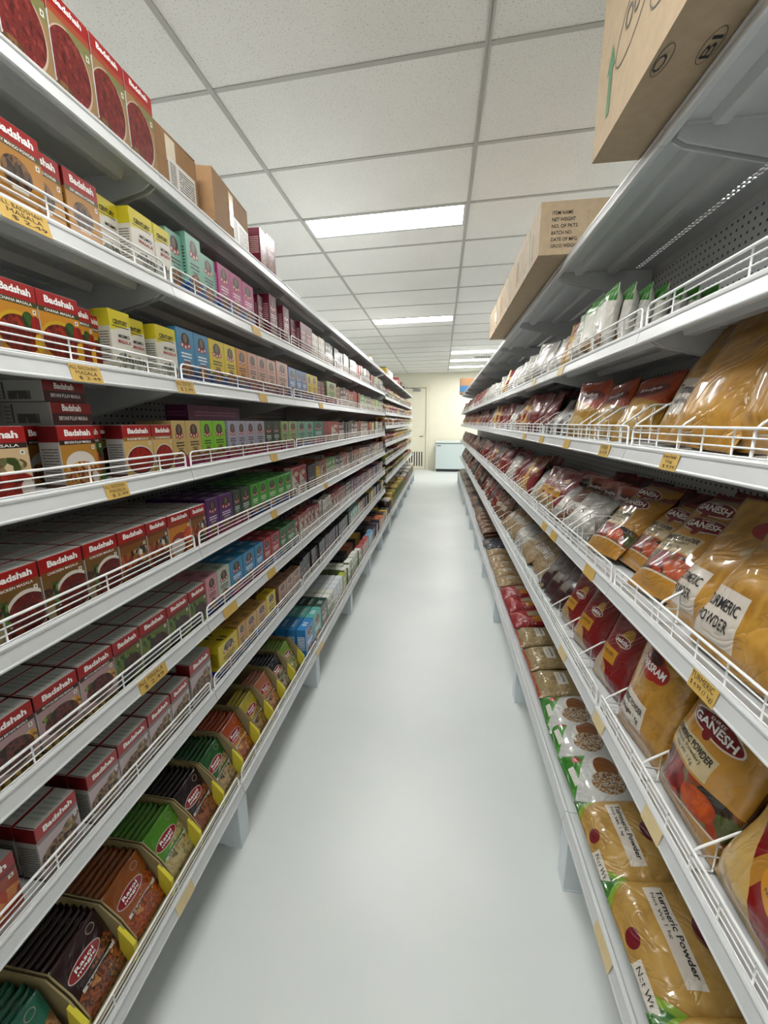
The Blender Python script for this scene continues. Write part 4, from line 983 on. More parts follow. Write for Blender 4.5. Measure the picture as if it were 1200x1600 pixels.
price_tag('right', 2, 1.20, 1.27, ['POWDER', '$ 4.99'], 'yellow price tag below the second orange-topped bag, third right shelf')
price_tag('right', 2, 1.56, 1.63, None, 'yellow price tag below the first orange-topped bag, third right shelf')
price_tag('right', 2, 1.95, 2.02, None, 'small yellow price tag below the silver bags, third right shelf')
price_tag('right', 2, 2.35, 2.42, None, 'small yellow price tag below the red bags, third right shelf')
price_tag('right', 1, 1.72, 1.80, None, 'faded price tag below the green-topped packets, second right shelf', TAG2)
price_tag('right', 1, 2.2, 2.28, None, 'faded price tag below the silver packets, second right shelf', TAG2)
price_tag('right', 3, .655, .725, ['TURMERIC', '$ 4.99 (1 kg)'], 'yellow handwritten price tag below the front turmeric bags, fourth right shelf')
price_tag('right', 3, 1.21, 1.29, None, 'small yellow price tag below the spice picture bags, fourth right shelf')
price_tag('right', 3, 1.62, 1.7, None, 'small yellow price tag below the silver bags, fourth right shelf')
price_tag('right', 3, 1.78, 1.85, None, 'small yellow price tag farthest along the fourth right shelf')
price_tag('right', 4, .73, .80, None, 'faded price tag below the spice picture bag, fifth right shelf', TAG2)
price_tag('right', 4, 1.03, 1.10, None, 'faded price tag below the upright turmeric bag, fifth right shelf', TAG2)
price_tag('right', 4, 1.38, 1.46, None, 'faded price tag below the red bags, fifth right shelf', TAG2)
price_tag('right', 5, .74, .83, None, 'faded price tag between the lying turmeric bags, bottom right shelf', TAG2)

# ------------------------------------------------------------------ bags on the right rack
BAG = {}
def bagkind(key, w, h, d, layers, back, items=None, mats=None, look='', seeds=(1,), hi=False, rough=0.3, wr=1.0, flat=False, bump=0.38, coat=1.0, boxy=False):
    coat = coat * 0.75 if hi else 0.15
    rough = rough if hi else max(rough, 0.32)
    mf = design('bag_' + key, layers, rough, coat, bump); mb = design('bagback_' + key, [('fill', back)], rough, coat, bump)
    out = []
    nu, nv = (30, 40) if hi else (14, 18)
    for s in seeds:
        S = bag_geo(w, h, d, s, wr=wr, flat=flat, boxy=boxy)
        me = bag_mesh('product_bag', S, [mf, mb], nu, nv)
        let = [lettering('lettering', [it_], (lambda S_: (lambda u, v: tuple(S_(u, v, 1, 0.0016))))(S), mats or [INK, WHITE_INK, RED_INK]) for it_ in items] if items else []
        out.append((me, let))
    BAG[key] = dict(v=out, w=w, h=h, d=d, look=look)
GOLD = '#be9445'; GOLD2 = '#9c6c1e'
SPICE = ['#2c2016', '#7a2018', '#b04a24', '#55602c', '#8c7a52', '#3c2a1c']
bagkind('turm_big', .20, .31, .056, [('fill', GOLD), ('foodrect', 0, 0, 1, 1, ['#b58a3c', '#c39a4a', '#ac8234'], 4, 'N'), ('rect', .12, .2, .62, .48, '#d6cfc4'), ('rect', 0, .94, 1, 1, '#8c2a1c')], GOLD2,
        [('Turmeric', .18, .36, .56, .43, 0, .02), ('Net Weight', .18, .27, .56, .33, 0, .01)], None, 'big clear turmeric bag', (1, 2), True)
bagkind('turm_plain', .20, .31, .056, [('fill', GOLD), ('foodrect', 0, 0, 1, 1, ['#b58a3c', '#c39a4a', '#ac8234'], 4, 'N'), ('rect', 0, .96, 1, 1, '#8c2a1c')], GOLD2, None, None, 'big clear unlabelled turmeric bag', (51, 52), True)
bagkind('turm_lbl', .20, .29, .08, [('fill', GOLD), ('foodrect', 0, 0, 1, 1, ['#b88e40', '#c89f50', '#b08638'], 4, 'N'), ('rect', .05, .08, .56, .40, '#d9d2c8'), ('ell', .62, .8, .2, .07, '#a8323a'), ('ell', .70, .62, .12, .05, '#c8b48a')], GOLD2,
        [('TURMERIC', .09, .27, .52, .34, 0, .01), ('POWDER', .13, .16, .48, .23, 0, .01)], None, 'turmeric bag with a white label', (3, 4), True)
bagkind('parsram', .19, .31, .075, [('fill', GOLD), ('foodrect', 0, 0, 1, 1, ['#b58a3c', '#c39a4a', '#ac8234'], 4, 'N'), ('rect', 0, .93, 1, 1, '#a02a20'), ('ell', .46, .71, .20, .12, '#b03024'), ('ell', .34, .69, .14, .08, '#b03024'), ('ell', .60, .69, .14, .08, '#b03024'), ('ell', .46, .77, .12, .045, '#5c2a1c'), ('rect', .03, .16, .66, .40, '#d8d0c4')], GOLD2,
        [('PARSRAM', .25, .66, .69, .725, 1, .03), ('TURMERIC POWDER', .06, .30, .63, .355, 0, .02), ('Net Weight: 1 Kg', .08, .21, .60, .26, 0, .015)], None, 'turmeric bag with a red flower badge', (5,), True, flat=True)
bagkind('ganesh', .205, .29, .09, [('fill', '#c29546'), ('rect', 0, .94, 1, 1, '#8c1a20'), ('half', .1, -1, -.16, '#c29546'), ('foodrect', 0, .17, 1, .40, SPICE, 7), ('rect', .0, .16, 1, .175, '#d6cfc4'), ('food', .40, .29, .17, .10, ['#6d1418', '#a02824'], 9, 'N'), ('food', .72, .27, .16, .09, ['#a8451e', '#c8682c'], 9, 'N'), ('rect', .04, .42, .72, .60, '#cdbf9e'), ('ell', .52, .75, .32, .085, '#d8cfc8'), ('ell', .52, .75, .30, .072, '#8c1a24'), ('ell', .47, .67, .05, .04, '#8c1a24')], GOLD2,
        [('GANESH', .27, .715, .77, .78, 1, .03), ('SHREE', .44, .787, .6, .808, 1, .01), ('TURMERIC POWDER', .06, .535, .70, .585, 0, .02), ('(Haldi Powder)', .14, .485, .62, .525, 0, 0), ('Net Wt. 1 Kg', .2, .435, .56, .473, 0, 0)], None, 'turmeric bag with a spice picture band', (6, 7), True, flat=True)
bagkind('redpow', .22, .31, .09, [('fill', '#8c1018'), ('half', -1.0, .35, -.32, '#b98a3c'), ('half', -1.0, .35, -.18, '#8c1018'), ('half', -1.0, -.8, -.62, '#c8ab6c'), ('ell', .68, .42, .26, .16, '#d09a2c'), ('rect', 0, .94, 1, 1, '#6d0c14')], '#7a1016',
        [('TURMERIC', .5, .44, .88, .49, 0, .01), ('POWDER', .52, .38, .84, .43, 0, .01), ('Net Weight: 1 Kg', .5, .33, .86, .36, 0, 0)], None, 'large red bag with a golden corner', (8,), True)
bagkind('sakthi', .17, .24, .07, [('fill', '#8a1018'), ('ell', .22, .12, .34, .22, '#b59a6c'), ('rect', .12, .33, .62, .50, '#c8982c'), ('ell', .55, .68, .13, .12, '#c89a34'), ('ell', .53, .63, .2, .06, '#e0d8cc'), ('ell', .53, .63, .185, .05, '#8a1018'), ('rect', 0, .94, 1, 1, '#7a0c14')], '#7a1016',
        [('sakthi', .38, .605, .68, .66, 1, .02), ('POWDER', .17, .42, .56, .46, 0, .0)], None, 'glossy red powder bag with a yellow panel', (9, 10, 11), True)
bagkind('indya', .165, .20, .06, [('fill', '#b8923c'), ('half', .25, 1.0, .70, '#b5501f'), ('ell', .52, .72, .38, .11, '#7a1a1e'), ('ell', .4, .2, .25, .16, '#cbb27a'), ('rect', 0, .94, 1, 1, '#9c3c18')], '#a87a2c',
        [('Indya', .28, .69, .76, .78, 1, .02)], None, 'orange-topped bag with a dark oval badge', (12, 13), True)
bagkind('green_top', .12, .185, .044, [('fill', '#dad8d0'), ('rect', 0, .74, 1, 1, '#3f8a2a'), ('half', -1, .25, -.06, '#4a962f'), ('food', .6, .2, .3, .12, ['#8c5a2a', '#c09a5a', '#5c3a1c'], 9)], '#dad8d0', None, None, 'white packet with a green top', (14, 15, 61), False, flat=True, boxy=True)
bagkind('silver', .12, .17, .05, [('foodrect', -1, -1, 2, 2, ['#8f8c88', '#d8d6d2', '#6b6864', '#c8c4bc'], 5, 'N')][:0] + [('fill', '#b9b6b0'), ('foodrect', 0, 0, 1, 1, ['#9c9892', '#bcbab4', '#aca8a2'], 4, 'N'), ('rect', .1, .3, .7, .6, '#d6d2ca')], '#a8a49c', None, None, 'silvery clear packet', (16, 17), False, 0.12)
bagkind('whitep', .12, .165, .045, [('fill', '#b9b6ae'), ('foodrect', 0, 0, 1, .4, ['#9a9280', '#c8c4bc'], 6, 'N'), ('rect', .15, .45, .8, .7, '#dcdad4'), ('lines', .2, .48, .75, .66, 3, '#77746c')], '#c0bdb4', None, None, 'white clear packet', (18, 19), False, 0.15)
bagkind('redp', .13, .19, .055, [('fill', '#7d1218'), ('foodrect', 0, 0, 1, 1, ['#6d0e14', '#8c181e'], 4, 'N'), ('rect', .1, .12, .45, .26, '#a06a2a'), ('rect', .3, .5, .7, .56, '#a89888')], '#6d0e14', None, None, 'glossy red chilli bag', (20, 21, 22), False, 0.18)
bagkind('redyel', .13, .2, .055, [('fill', '#86161a'), ('half', -1, -.6, -.75, '#c8a03a'), ('rect', .2, .55, .8, .68, '#d0a838')], '#6d0e14', None, None, 'red bag with a yellow foot', (23, 24), False, 0.18)
bagkind('beige', .16, .21, .05, [('fill', '#a08a66'), ('foodrect', 0, 0, 1, 1, ['#8f7a58', '#b09a76', '#9c8662'], 6, 'N'), ('rect', .15, .4, .55, .62, '#cfcac0'), ('lines', .18, .43, .52, .6, 3, '#6d6a62')], '#94805c', None, None, 'beige clear lentil bag', (25, 26, 27), False, 0.15)
bagkind('darkp', .14, .19, .05, [('fill', '#3a2020'), ('foodrect', 0, 0, 1, 1, ['#2c1416', '#54282a', '#3a1a1c'], 6, 'N'), ('rect', .15, .35, .5, .55, '#8c847c')], '#2c1618', None, None, 'dark maroon clear packet', (28, 29), False, 0.15)
bagkind('brownp', .14, .18, .05, [('fill', '#6d4a30'), ('foodrect', 0, 0, 1, 1, ['#5a3a24', '#86603e', '#6d4a30'], 7, 'N'), ('rect', .2, .35, .7, .55, '#b8b0a4')], '#5c3c26', None, None, 'brown clear packet', (30, 31), False, 0.15)
bagkind('turm_flat', .265, .285, .075, [('fill', '#3f7a2c'), ('ell', .5, .48, .56, .60, '#8aa83a'), ('ell', .5, .50, .53, .57, '#a8802e'), ('food', .5, .50, .52, .56, ['#a8884a', '#ba9a58', '#b09050'], 4, 'N'), ('rect', .12, .30, .86, .45, '#cfc8be'), ('ell', .5, .075, .075, .05, '#7d1a28'), ('rect', .64, .0, .97, .075, '#d2cdc4'), ('ell', .5, .62, .13, .09, '#6d1a24')], '#3f7a2c',
        [('Turmeric Powder', .16, .385, .80, .435, 0, .02), ('Net Wt 1 kg', .18, .33, .55, .365, 0, 0), ('Net Wt', .68, .02, .92, .055, 0, 0)], None, 'clear turmeric bag with green edges', (32, 33), True, flat=True, wr=1.3)
bagkind('curry_white', .21, .24, .06, [('fill', '#c4c6c2'), ('half', -.5, -1, -.40, '#4c962f'), ('half', -.5, -1, -.33, '#3a8426'), ('ell', .40, .50, .26, .17, '#d8d6ce'), ('ell', .40, .52, .23, .14, '#8a5a2c'), ('food', .66, .46, .2, .2, ['#8c6a3c', '#5c3c1c', '#c4c6c2', '#b08a50'], 60), ('ell', .2, .2, .07, .06, '#a83a3a'), ('rect', .3, .06, .62, .13, '#d8d6d0')], '#4c962f',
        [('CURRY POWDER', .5, .74, .92, .79, 0, .01)], None, 'white and green bag picturing ground spice', (34, 35), True, flat=True)
bagkind('coriander', .20, .24, .07, [('fill', '#9c8a64'), ('foodrect', 0, 0, 1, 1, ['#94825c', '#a8966e', '#8c7a56'], 4, 'N'), ('rect', .25, .42, .74, .62, '#d2cdc2'), ('ell', .55, .86, .26, .08, '#7a1f28'), ('rect', 0, 0, 1, .05, '#a8502a')], '#94825c',
        [('Coriander Powder', .29, .53, .70, .585, 0, .02), ('Net Wt 1 kg', .36, .45, .62, .49, 0, 0)], None, 'clear coriander powder bag', (36, 37), True, flat=True)
bagkind('redflat', .20, .24, .06, [('fill', '#98141c'), ('rect', .3, .42, .62, .74, '#a89a7c'), ('rect', .66, .5, .9, .7, '#c0862a'), ('ell', .2, .2, .16, .12, '#b0202a')], '#98141c', None, None, 'bright red bag with a clear window', (38, 39), False, flat=True)
bagkind('blackp', .2, .22, .06, [('fill', '#22222c'), ('foodrect', 0, 0, 1, 1, ['#16161c', '#33333e', '#8a8a94'], 5, 'N')], '#1c1c24', None, None, 'black plastic packet', (40,), False, 0.12)

def bag(key, x, y, z, lean, label, yaw=0.0, tilt=0.0, var=0, sc=1.0, let=True, group=None, scy=1.0):
    K = BAG[key]; me, lt = K['v'][var % len(K['v'])]
    o = link('product_bag', me, None, (x, y, z + K['d'] / 2 * sc * math.sin(lean) * 0.55 + 0.002), (tilt, -lean, PI + yaw), (sc, sc * scy, sc))
    tag(o, label, 'bag', group or 'powder and spice bags on the right rack')
    if let:
        for q_ in lt: link('lettering', q_, o)
    return o
cnt = {}
def rb(lv, key, y, lean=0.3, dx=0.05, yaw=0.0, tilt=0.0, var=0, sc=1.0, extra='', dz=0.0, let=True):
    k = (lv, key, extra); 
    n = cnt[(lv, key)] = cnt.get((lv, key), 0) + 1
    x0 = (XR6 if lv == 5 else XR) + 0.02 + dx
    lab = '%s%s, %s such along the %s right shelf' % (BAG[key]['look'], extra, ordw(n), LEVR[lv])
    return bag(key, x0, y, DR[lv] + dz, lean, lab, yaw, tilt, var, sc, let)

# second shelf: green-topped packets, then silvery ones
for k in range(7):
    rb(1, 'green_top', 1.46 + R.uniform(-.006, .006), .10 + .03 * k / 7, .02 + .044 * k, R.uniform(-.06, .06), R.uniform(-.05, .05), k, 1.0 - .012 * k)
for k in range(4):
    rb(1, 'green_top', 1.61 + R.uniform(-.01, .01), .16, .03 + .05 * k, .1, R.uniform(-.06, .06), k + 1, 1.08)
for k in range(4):
    rb(1, 'silver' if k % 2 else 'whitep', 1.745 + R.uniform(-.01, .01), .2, .03 + .05 * k, .1, R.uniform(-.06, .06), k + 1, 1.15)
def fill_row(lv, y, y_end, kinds, step, lean=(.2, .4), dx=(.03, .06), yaw=(-.1, .5), sc=(.95, 1.15), seed=1, back=0, dz=0.0):
    rr = random.Random(seed); seq = 0
    while y < y_end:
        key = kinds[seq % len(kinds)]; seq += 1
        for q in range(rr.choice((2, 3, 3))):
            if y > y_end: break
            for bk in range(back + 1):
                rb(lv, key, y + rr.uniform(-.01, .01), rr.uniform(*lean), rr.uniform(*dx) + 0.075 * bk, rr.uniform(*yaw), rr.uniform(-.08, .08), rr.randint(0, 5), rr.uniform(*sc), dz=dz)
            y += step * rr.uniform(.9, 1.1)
    return y
fill_row(1, 1.87, 4.6, ['redyel', 'silver', 'silver', 'whitep', 'silver', 'whitep', 'whitep', 'silver'], .085, seed=3)
# third shelf
rb(2, 'turm_big', 1.03, .42, .055, .10, -.05, 0); rb(2, 'turm_plain', .895, .42, .02, .10, -.05, 1); rb(2, 'turm_plain', .735, .22, .05, .0, .0, 0); rb(2, 'turm_big', .60, .3, .05, 0, 0, 0)
rb(2, 'turm_big', .80, .25, .15, 0, 0.1, 0)
rb(2, 'indya', 1.62, .22, .04, .35, 0, 0, 1.0); rb(2, 'indya', 1.46, .35, .06, .2, .15, 1, .95); rb(2, 'indya', 1.25, .5, .05, .2, .12, 0, 1.0); rb(2, 'indya', 1.30, .3, .15, .1, 0, 1, 1.0); rb(2, 'indya', 1.13, .4, .16, .1, 0, 1, .95); rb(2, 'indya', 1.52, .3, .14, .1, 0, 0, 1.0)
for k, y in enumerate((1.78, 1.9, 2.0, 2.1)): rb(2, 'silver' if k % 2 == 0 else 'darkp', y, .6, .05, .3, 0, k, 1.05)
fill_row(2, 2.2, 4.8, ['redp', 'redp', 'redyel', 'redp', 'silver'], .10, seed=4, sc=(1.0, 1.15), back=1)
# fourth shelf
rb(3, 'turm_lbl', .85, .48, .045, .0, .03, 0, 1.0); rb(3, 'turm_lbl', .705, .46, .02, .0, .03, 1, 1.05); rb(3, 'turm_lbl', .57, .44, .035, .0, .04, 0, 1.0); rb(3, 'turm_lbl', .48, .4, .035, 0, 0, 0)
rb(3, 'turm_lbl', .70, .3, .15, .0, 0, 1)
rb(3, 'ganesh', 1.0, .78, .035, .1, .10, 0, .92); rb(3, 'ganesh', 1.06, .70, .09, .1, .0, 1, .92, dz=.02); rb(3, 'ganesh', 1.33, .78, .035, .12, .08, 1, .85); rb(3, 'ganesh', 1.40, .70, .10, .1, .0, 0, .85, dz=.02); rb(3, 'ganesh', 1.12, .5, .2, 0, 0, 1, .9); rb(3, 'ganesh', 1.185, .74, .075, .05, 0, 0, .85); rb(3, 'ganesh', .92, .5, .2, 0, 0, 0, .95)
for k, y in enumerate((1.55, 1.64, 1.74, 1.84)): rb(3, ('silver', 'silver', 'brownp', 'silver')[k], y, .7, .035, .25, 0, k, 1.05)
for k in range(9): rb(3, 'redp' if k % 3 else 'darkp', .78 + .14 * k, .55, .22, .1, .05, k, 1.2)
for k, y in enumerate((1.55, 1.7, 1.85, 2.0)): rb(3, 'indya', y, .3, .16, .2, 0, k, 1.0)
for k, y in enumerate((1.95, 2.05, 2.15)): rb(3, 'sakthi', y, .45, .05, .3, 0, k, .9)
for k, y in enumerate((2.25, 2.34, 2.43)): rb(3, 'whitep', y, .6, .05, .3, 0, k, 1.1)
fill_row(3, 2.5, 5.0, ['redyel', 'redp', 'whitep', 'redp', 'redp', 'darkp'], .10, (.35, .6), seed=6, sc=(1.0, 1.2), back=1)
# fifth shelf
rb(4, 'parsram', .965, .22, .035, .12, -.04, 0, 1.0); rb(4, 'ganesh', .765, .30, .035, .0, -.03, 0, 1.0); rb(4, 'ganesh', .66, .2, .15, 0, .03, 1, 1.0); rb(4, 'redpow', .555, .32, .03, .0, -.05, 0, .95); rb(4, 'turm_big', .90, .2, .15, 0, .05, 1, 1.0)
rb(4, 'sakthi', 1.19, .32, .045, .12, -.02, 0, 1.05); rb(4, 'sakthi', 1.40, .32, .05, .15, .02, 1, 1.0); rb(4, 'sakthi', 1.57, .32, .05, .15, -.02, 2, .95)
for k, y in enumerate((1.16, 1.30, 1.44, 1.58)): rb(4, 'sakthi', y, .25, .16, .1, .05, k, 1.0)
for k, y in enumerate((1.72, 1.83, 1.94)): rb(4, 'darkp', y, .6, .05, .3, 0, k, 1.15)
fill_row(4, 2.05, 3.4, ['beige', 'beige', 'silver', 'beige'], .105, (.7, .95), seed=8, sc=(1.0, 1.15))
fill_row(4, 3.4, 5.0, ['brownp', 'redp', 'darkp', 'redp'], .11, (.4, .7), seed=9, sc=(1.0, 1.2))
# bottom shelf: bags lying flat
LY = 1.42
def lying(key, y, n=1, sc=1.0, dx=.0, var=0, yaw=0.0, lean=LY, th=None):
    for q in range(n):
        rb(5, key, y + R.uniform(-.008, .008), lean, dx + (n - 1 - q) * .022 + R.uniform(0, .006), yaw + R.uniform(-.05, .05), 0, var + q, sc, dz=q * (th or BAG[key]['d'] * .62))
lying('turm_flat', .50, 2, 1.0, -.005, 1); lying('turm_flat', .735, 2, .95, -.005, 0); lying('turm_flat', .975, 2, .90, -.005, 1)
lying('curry_white', 1.17, 2, 1.0, .0, 0, 0.0); lying('curry_white', 1.33, 2, 1.0, .0, 1, 0.0); lying('curry_white', 1.48, 2, 1.0, 0, 0)
lying('coriander', 1.66, 2, .9, .0, 0); lying('coriander', 1.86, 2, .9, .0, 1); lying('coriander', 2.06, 2, .9, 0, 0)
lying('redflat', 2.27, 2, .95, 0, 0); lying('redflat', 2.47, 2, .95, 0, 1); lying('redflat', 2.67, 2, .95, 0, 0)
for k in range(5): lying('beige', 2.88 + .17 * k, 2, 1.0, 0, k, 0, LY)
lying('blackp', 3.75, 2, 1.0); lying('blackp', 3.97, 1, 1.0)
for k in range(5): lying('brownp', 4.2 + .17 * k, 3, 1.1, 0, k)

# dividers
for lv, ys in ((2, (.70, .90, 1.10, 1.18, 1.36, 1.44, 1.52, 1.72, 1.84, 1.96, 2.1, 2.25, 2.4, 2.6, 2.8, 3.0, 3.2, 3.5, 3.8, 4.1, 4.5)), (3, (.88, 1.49, 1.54, 1.62, 1.72, 1.90, 2.0, 2.1, 2.22, 2.3, 2.5, 2.58, 2.66, 2.8, 2.9, 3.0, 3.1, 3.4, 3.6, 3.8, 4.1, 4.4, 4.7)), (4, (.66, .855, 1.075, 1.30, 1.49, 1.665, 2.0, 2.5, 2.58, 2.9, 3.1, 3.3, 3.5, 3.7, 4.0, 4.3, 4.6))):
    for n, y in enumerate(ys): make_divider(y, DR[lv], lv, n + 1)

# ------------------------------------------------------------------ cardboard cartons on top of the right rack
zt = DR[0] + 0.004
def outline_ellipse(mb, cy, cz, ry, rz, t, tilt=0.0, n=28, x=0.001):
    o = len(mb.v)
    for k in range(n):
        a = 2 * PI * k / n
        for s in (0, 1):
            r1 = ry - s * t; r2 = rz - s * t
            yy = r1 * math.cos(a); zz = r2 * math.sin(a)
            mb.v.append((x, cy + yy * math.cos(tilt) - zz * math.sin(tilt), cz + yy * math.sin(tilt) + zz * math.cos(tilt)))
    for k in range(n):
        a = o + 2 * k; c = o + 2 * ((k + 1) % n)
        mb.face([a, c, c + 1, a + 1])
def right_box(name, x0, y0, y1, h, d, label, mat):
    return cardboard(name, y1 - y0, d, h, (x0, (y0 + y1) / 2, zt), PI, label, 'cardboard boxes on top of the right rack', mat, False)
o = right_box('cardboard_box', .354, .60, 1.235, .36, .36, 'large brown cardboard box with green arrow overhanging the top right shelf', CARD_PALE)
# local +y of the turned box points to the camera end
b = MB()
ya, za = -0.235, 0.05
pts = [(-.012, 0), (.012, 0), (.012, .085), (.028, .085), (0, .135), (-.028, .085), (-.012, .085)]
q0 = len(b.v); b.v += [(0.0012, ya + p[0] * .8, za + p[1]) for p in pts]; b.face([q0 + i for i in range(7)]); link('green_arrow', b.mesh('green_arrow', GREEN_INK), o)
b = MB(); outline_ellipse(b, -.12, .17, .10, .05, .003, .5); outline_ellipse(b, .07, .15, .13, .06, .003, .35); outline_ellipse(b, .02, .28, .10, .05, .003, .2); link('printed_ovals', b.mesh('printed_ovals', GREY_INK), o)
for it_ in [('OUT', -.17, .15, -.07, .19, 0, 0), ('BIO', .0, .12, .13, .18, 0, 0)]:
    link('lettering', lettering('lettering', [it_], lambda u, v: (0.0012, u, v), [GREY_INK]), o)
b = MB()
def ring_xy(mb, cx, cy, rx, ry, t, n=24):
    o_ = len(mb.v)
    for k in range(n):
        a = 2 * PI * k / n
        for s in (0, 1): mb.v.append((cx + (rx - s * t) * math.cos(a), cy + (ry - s * t) * math.sin(a), -0.001))
    for k in range(n):
        a = o_ + 2 * k; c_ = o_ + 2 * ((k + 1) % n); mb.face([a, a + 1, c_ + 1, c_])
ring_xy(b, -.018, -.02, .012, .036, .0012); ring_xy(b, -.085, .0, .014, .038, .0012); link('underside_stamp', b.mesh('underside_stamp', INK), o)
for it_ in [('O', -.045, -.024, -.005, -.008, 0, 0), ('BI', -.025, -.094, .02, -.078, 0, 0)]:
    link('underside_lettering', lettering('underside_lettering', [it_], lambda u, v: (v, u, -0.0012), [INK]), o)
nb = [(1.812, 2.40, .178, 'brown cardboard box printed with an item list, top of the right rack'), (2.402, 2.93, .175, 'second cardboard box in the row behind the item-list box, top of right rack'), (2.934, 3.48, .172, 'last cardboard box of the row, top of the right rack')]
for k, (y0, y1, h, lab) in enumerate(nb):
    o = right_box('cardboard_box', .353, y0, y1, h, .33, lab, CARD_PALE)
    w = y1 - y0
    b = MB(); b.box(0.0, -0.022, 0.0, 0.0010, 0.022, h); link('tape', b.mesh('tape', TAPE), o, (0.0002, 0.09, 0))
    b = MB(); outline_ellipse(b, -.12, h * .5, .07, .05, .003, .3); outline_ellipse(b, .02, h * .5, .05, .06, .003, .2); b.box(0.0008, -.2, .03, 0.0014, -.196, .14); b.box(0.0008, -.16, .05, 0.0014, -.155, .13); b.box(0.0008, .17, .02, 0.0014, .173, .12)
    link('printed_marks', b.mesh('printed_marks', GREY_INK), o)
    if k == 0:
        rows = ['ITEM NAME', 'NET WEIGHT', 'NO. OF PKTS.', 'BATCH NO.', 'DATE OF MFG.', 'GROSS WEIGHT']
        it = []
        for q, s in enumerate(rows):
            v = .148 - q * .0224
            it.append((s + ' ' * (3 + (14 - len(s)) * 2) + ':', .042, v - .0125, .172, v, 0, 0.01))
        for it_ in it: link('lettering', lettering('lettering', [it_], lambda u, v: (-u, w / 2 + 0.001, v), [INK]), o)
# far-end carton and odds
b = MB(); b.cbox(-0.30, -0.16, 0, 0, 0.16, 0.34, 0.003, 0, 0); bm = design('brown_blue_card', [('fill', '#94724e'), ('rect', 0, .12, 1, .52, '#3a709a')], 0.6)
o = tag(link('printed_box', b.mesh('printed_box', bm), None, (.40, 9.95, zt), (0, 0, PI)), 'brown and blue printed box at the far end, top of the right rack', 'box')

# ------------------------------------------------------------------ everything too far to tell apart
def stuff_cartons(name, label, cat, spans, seed):
    rr = random.Random(seed); keys = []; b = MB(); mats = []; idx = {}
    for (lv, z, y, y_end, kinds, xf) in spans:
        seq = 0
        while y < y_end:
            key = kinds[seq % len(kinds)]; seq += 1
            K = KIND[key]
            if key not in idx:
                idx[key] = len(mats); mats.extend([K['side'], K['front'], K['top']])
            for q in range(rr.choice((2, 3, 4))):
                w = K['w'] * rr.uniform(.95, 1.1); h = K['h'] * rr.uniform(.92, 1.05)
                if y + w > y_end: y = y_end; break
                i = idx[key]; xx = xf - rr.uniform(0, .012)
                b.cbox(xx - .10, y + .001, z + .0008, xx, y + w - .001, z + h, 0.001, i, i + 1, i + 2)
                y += w
    return tag(link(name, b.mesh(name, mats)), label, cat, None, 'stuff')
FK = {1: ['k_white', 'k_bw', 'k_red', 'k_limew'], 2: ['k_greenw', 'k_bw', 'k_redwhite', 'k_limew'], 3: ['k_bw', 'k_red', 'k_yellow', 'k_black', 'k_white'], 4: ['k_redwhite', 'k_bw', 'k_orangew', 'k_white', 'k_red'], 5: ['k_plumw', 'k_redwhite', 'k_plumw', 'k_lilacblack'], 6: ['k_black', 'k_yellow', 'k_white', 'k_black'], 7: ['k_black', 'k_lilacblack', 'k_orangew', 'k_black', 'k_yellow']}
stuff_cartons('distant_cartons', 'row of distant small cartons on the near left rack beyond the labelled ones', 'cartons', [(lv, DL[lv], max(far_start[lv], 3.9) + .005, 5.27, FK[lv], (XL8 - .02) if lv == 7 else XP) for lv in range(1, 8)] +
    [(lv, DL[lv], y_, 5.25, FK[lv], ((XL8 - .02) if lv == 7 else XP) - dx_) for (lv, y_) in ((3, 2.1), (4, 2.0), (5, 2.05), (6, 2.05), (7, 2.98)) for dx_ in (0.118, 0.225)], 21)
# jars on the far left rack
JAR = [plain('jar_amber', '#7a4a1c', 0.2, 0, .5), plain('jar_red', '#7a2016', 0.2, 0, .5), plain('jar_green', '#5f6a24', 0.2, 0, .5), plain('jar_gold', '#b0862c', 0.2, 0, .5), plain('jar_dark', '#33241c', 0.2, 0, .5), plain('lid_red', '#8c1c1c', 0.3), plain('lid_gold', '#b59a4a', 0.3), plain('lid_white', '#cfcac0', 0.3), plain('jar_label', '#cfc6ac', 0.5)]
b = MB(); rr = random.Random(5)
for lv in range(1, 8):
    y = 5.36
    cb = rr.randint(0, 4); lb = rr.randint(5, 7)
    xf = (XL8 - .02) if lv == 7 else XP
    while y < 10.2:
        if rr.random() < .25: cb = rr.randint(0, 4); lb = rr.randint(5, 7)
        r = rr.uniform(.034, .042); h = rr.uniform(.10, .125)
        if lv == 7: r = rr.uniform(.06, .075); h = rr.uniform(.19, .25)
        b.lathe([(r * .9, 0), (r, .006), (r, h * .75), (r * .72, h * .86)], 8, cb, xf - r, y + r, DL2[lv] + .001)
        b.lathe([(r * .8, h * .86), (r * .8, h), (r * .7, h * 1.01)], 8, lb, xf - r, y + r, DL2[lv] + .001)
        b.lathe([(r * .9, 0), (r, .006), (r, h * .75), (r * .72, h * .86)], 8, cb, xf - 3.1 * r, y + r, DL2[lv] + .001)
        b.lathe([(r * .8, h * .86), (r * .8, h), (r * .7, h * 1.01)], 8, lb, xf - 3.1 * r, y + r, DL2[lv] + .001)
        y += 2 * r + rr.uniform(.002, .012)
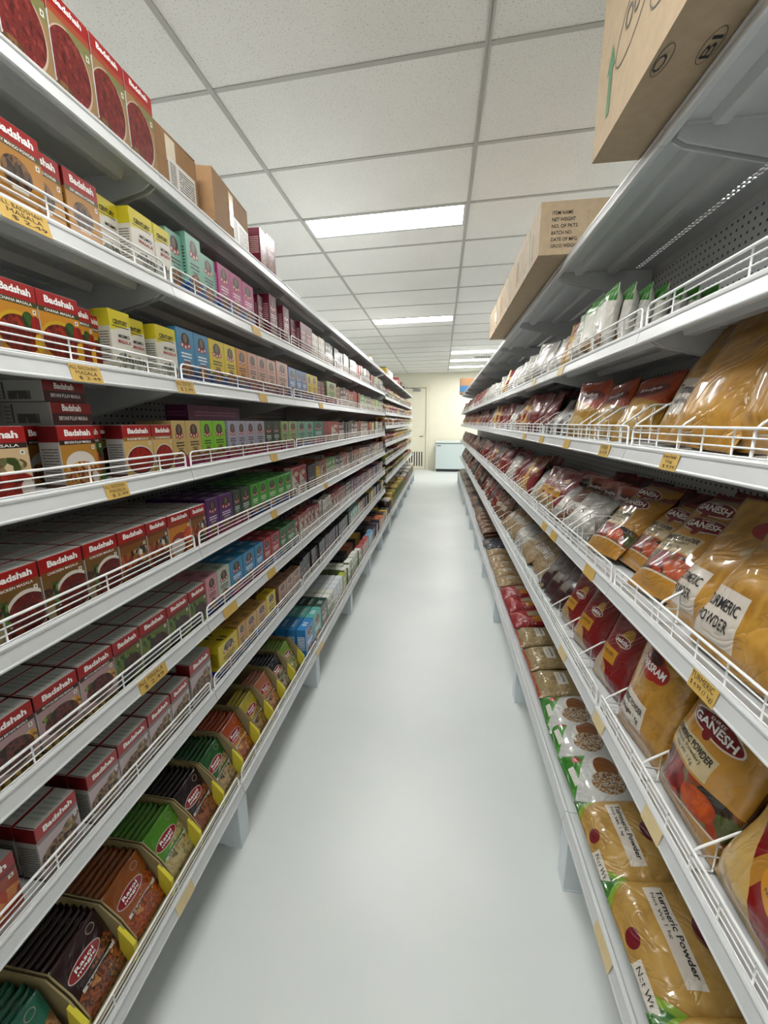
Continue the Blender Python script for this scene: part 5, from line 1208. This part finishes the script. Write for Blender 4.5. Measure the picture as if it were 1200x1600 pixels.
tag(link('distant_jars', b.mesh('distant_jars', JAR)), 'rows of small sauce and pickle jars filling the far left rack', 'jars', None, 'stuff')
# bags on the far part of the right rack
b = MB(); bm = []
rows = {1: ['whitep', 'silver', 'redp', 'redp', 'redp'], 2: ['redp', 'redp', 'redyel', 'redp'], 3: ['redp', 'darkp', 'redp', 'darkp'], 4: ['darkp', 'redp', 'brownp', 'darkp'], 5: ['brownp', 'darkp', 'brownp', 'darkp']}
pal = ['whitep', 'silver', 'redp', 'redyel', 'darkp', 'brownp', 'beige']
for p_ in pal: bm += [MATS['bag_' + p_], MATS['bagback_' + p_]]
for lv, ks in rows.items():
    y = 4.72 if lv == 1 else 5.1; seq = 0
    while y < 10.1:
        key = ks[(seq // 4) % len(ks)]; seq += 1
        K = BAG[key]; S = bag_geo(K['w'] * 1.1, K['h'] * (1.1 if lv < 5 else .95), K['d'], seq + lv * 31)
        ln = rr.uniform(.25, .5) if lv < 5 else 1.3
        M4 = Matrix.Translation(((XR6 if lv == 5 else XR) + .06, y, DR[lv] + .012 + (.03 if lv == 5 else 0))) @ Matrix.Rotation(PI + rr.uniform(-.2, .4), 4, 'Z') @ Matrix.Rotation(-ln, 4, 'Y')
        i0 = pal.index(key) * 2
        nu, nv = 6, 7
        for side in (1, -1):
            o = len(b.v)
            for j in range(nv + 1):
                for i in range(nu + 1): b.v.append(tuple(M4 @ S(i / nu, j / nv, side)))
            for j in range(nv):
                for i in range(nu):
                    q = [o + j * (nu + 1) + i, o + j * (nu + 1) + i + 1, o + (j + 1) * (nu + 1) + i + 1, o + (j + 1) * (nu + 1) + i]
                    uv = [(i / nu, j / nv), ((i + 1) / nu, j / nv), ((i + 1) / nu, (j + 1) / nv), (i / nu, (j + 1) / nv)]
                    if side < 0: q.reverse(); uv.reverse()
                    b.face(q, i0 + (0 if side > 0 else 1), uv, True)
        y += .105
tag(link('distant_bags', b.mesh('distant_bags', bm)), 'rows of distant red, silver and brown bags filling the far right rack', 'bags', None, 'stuff')
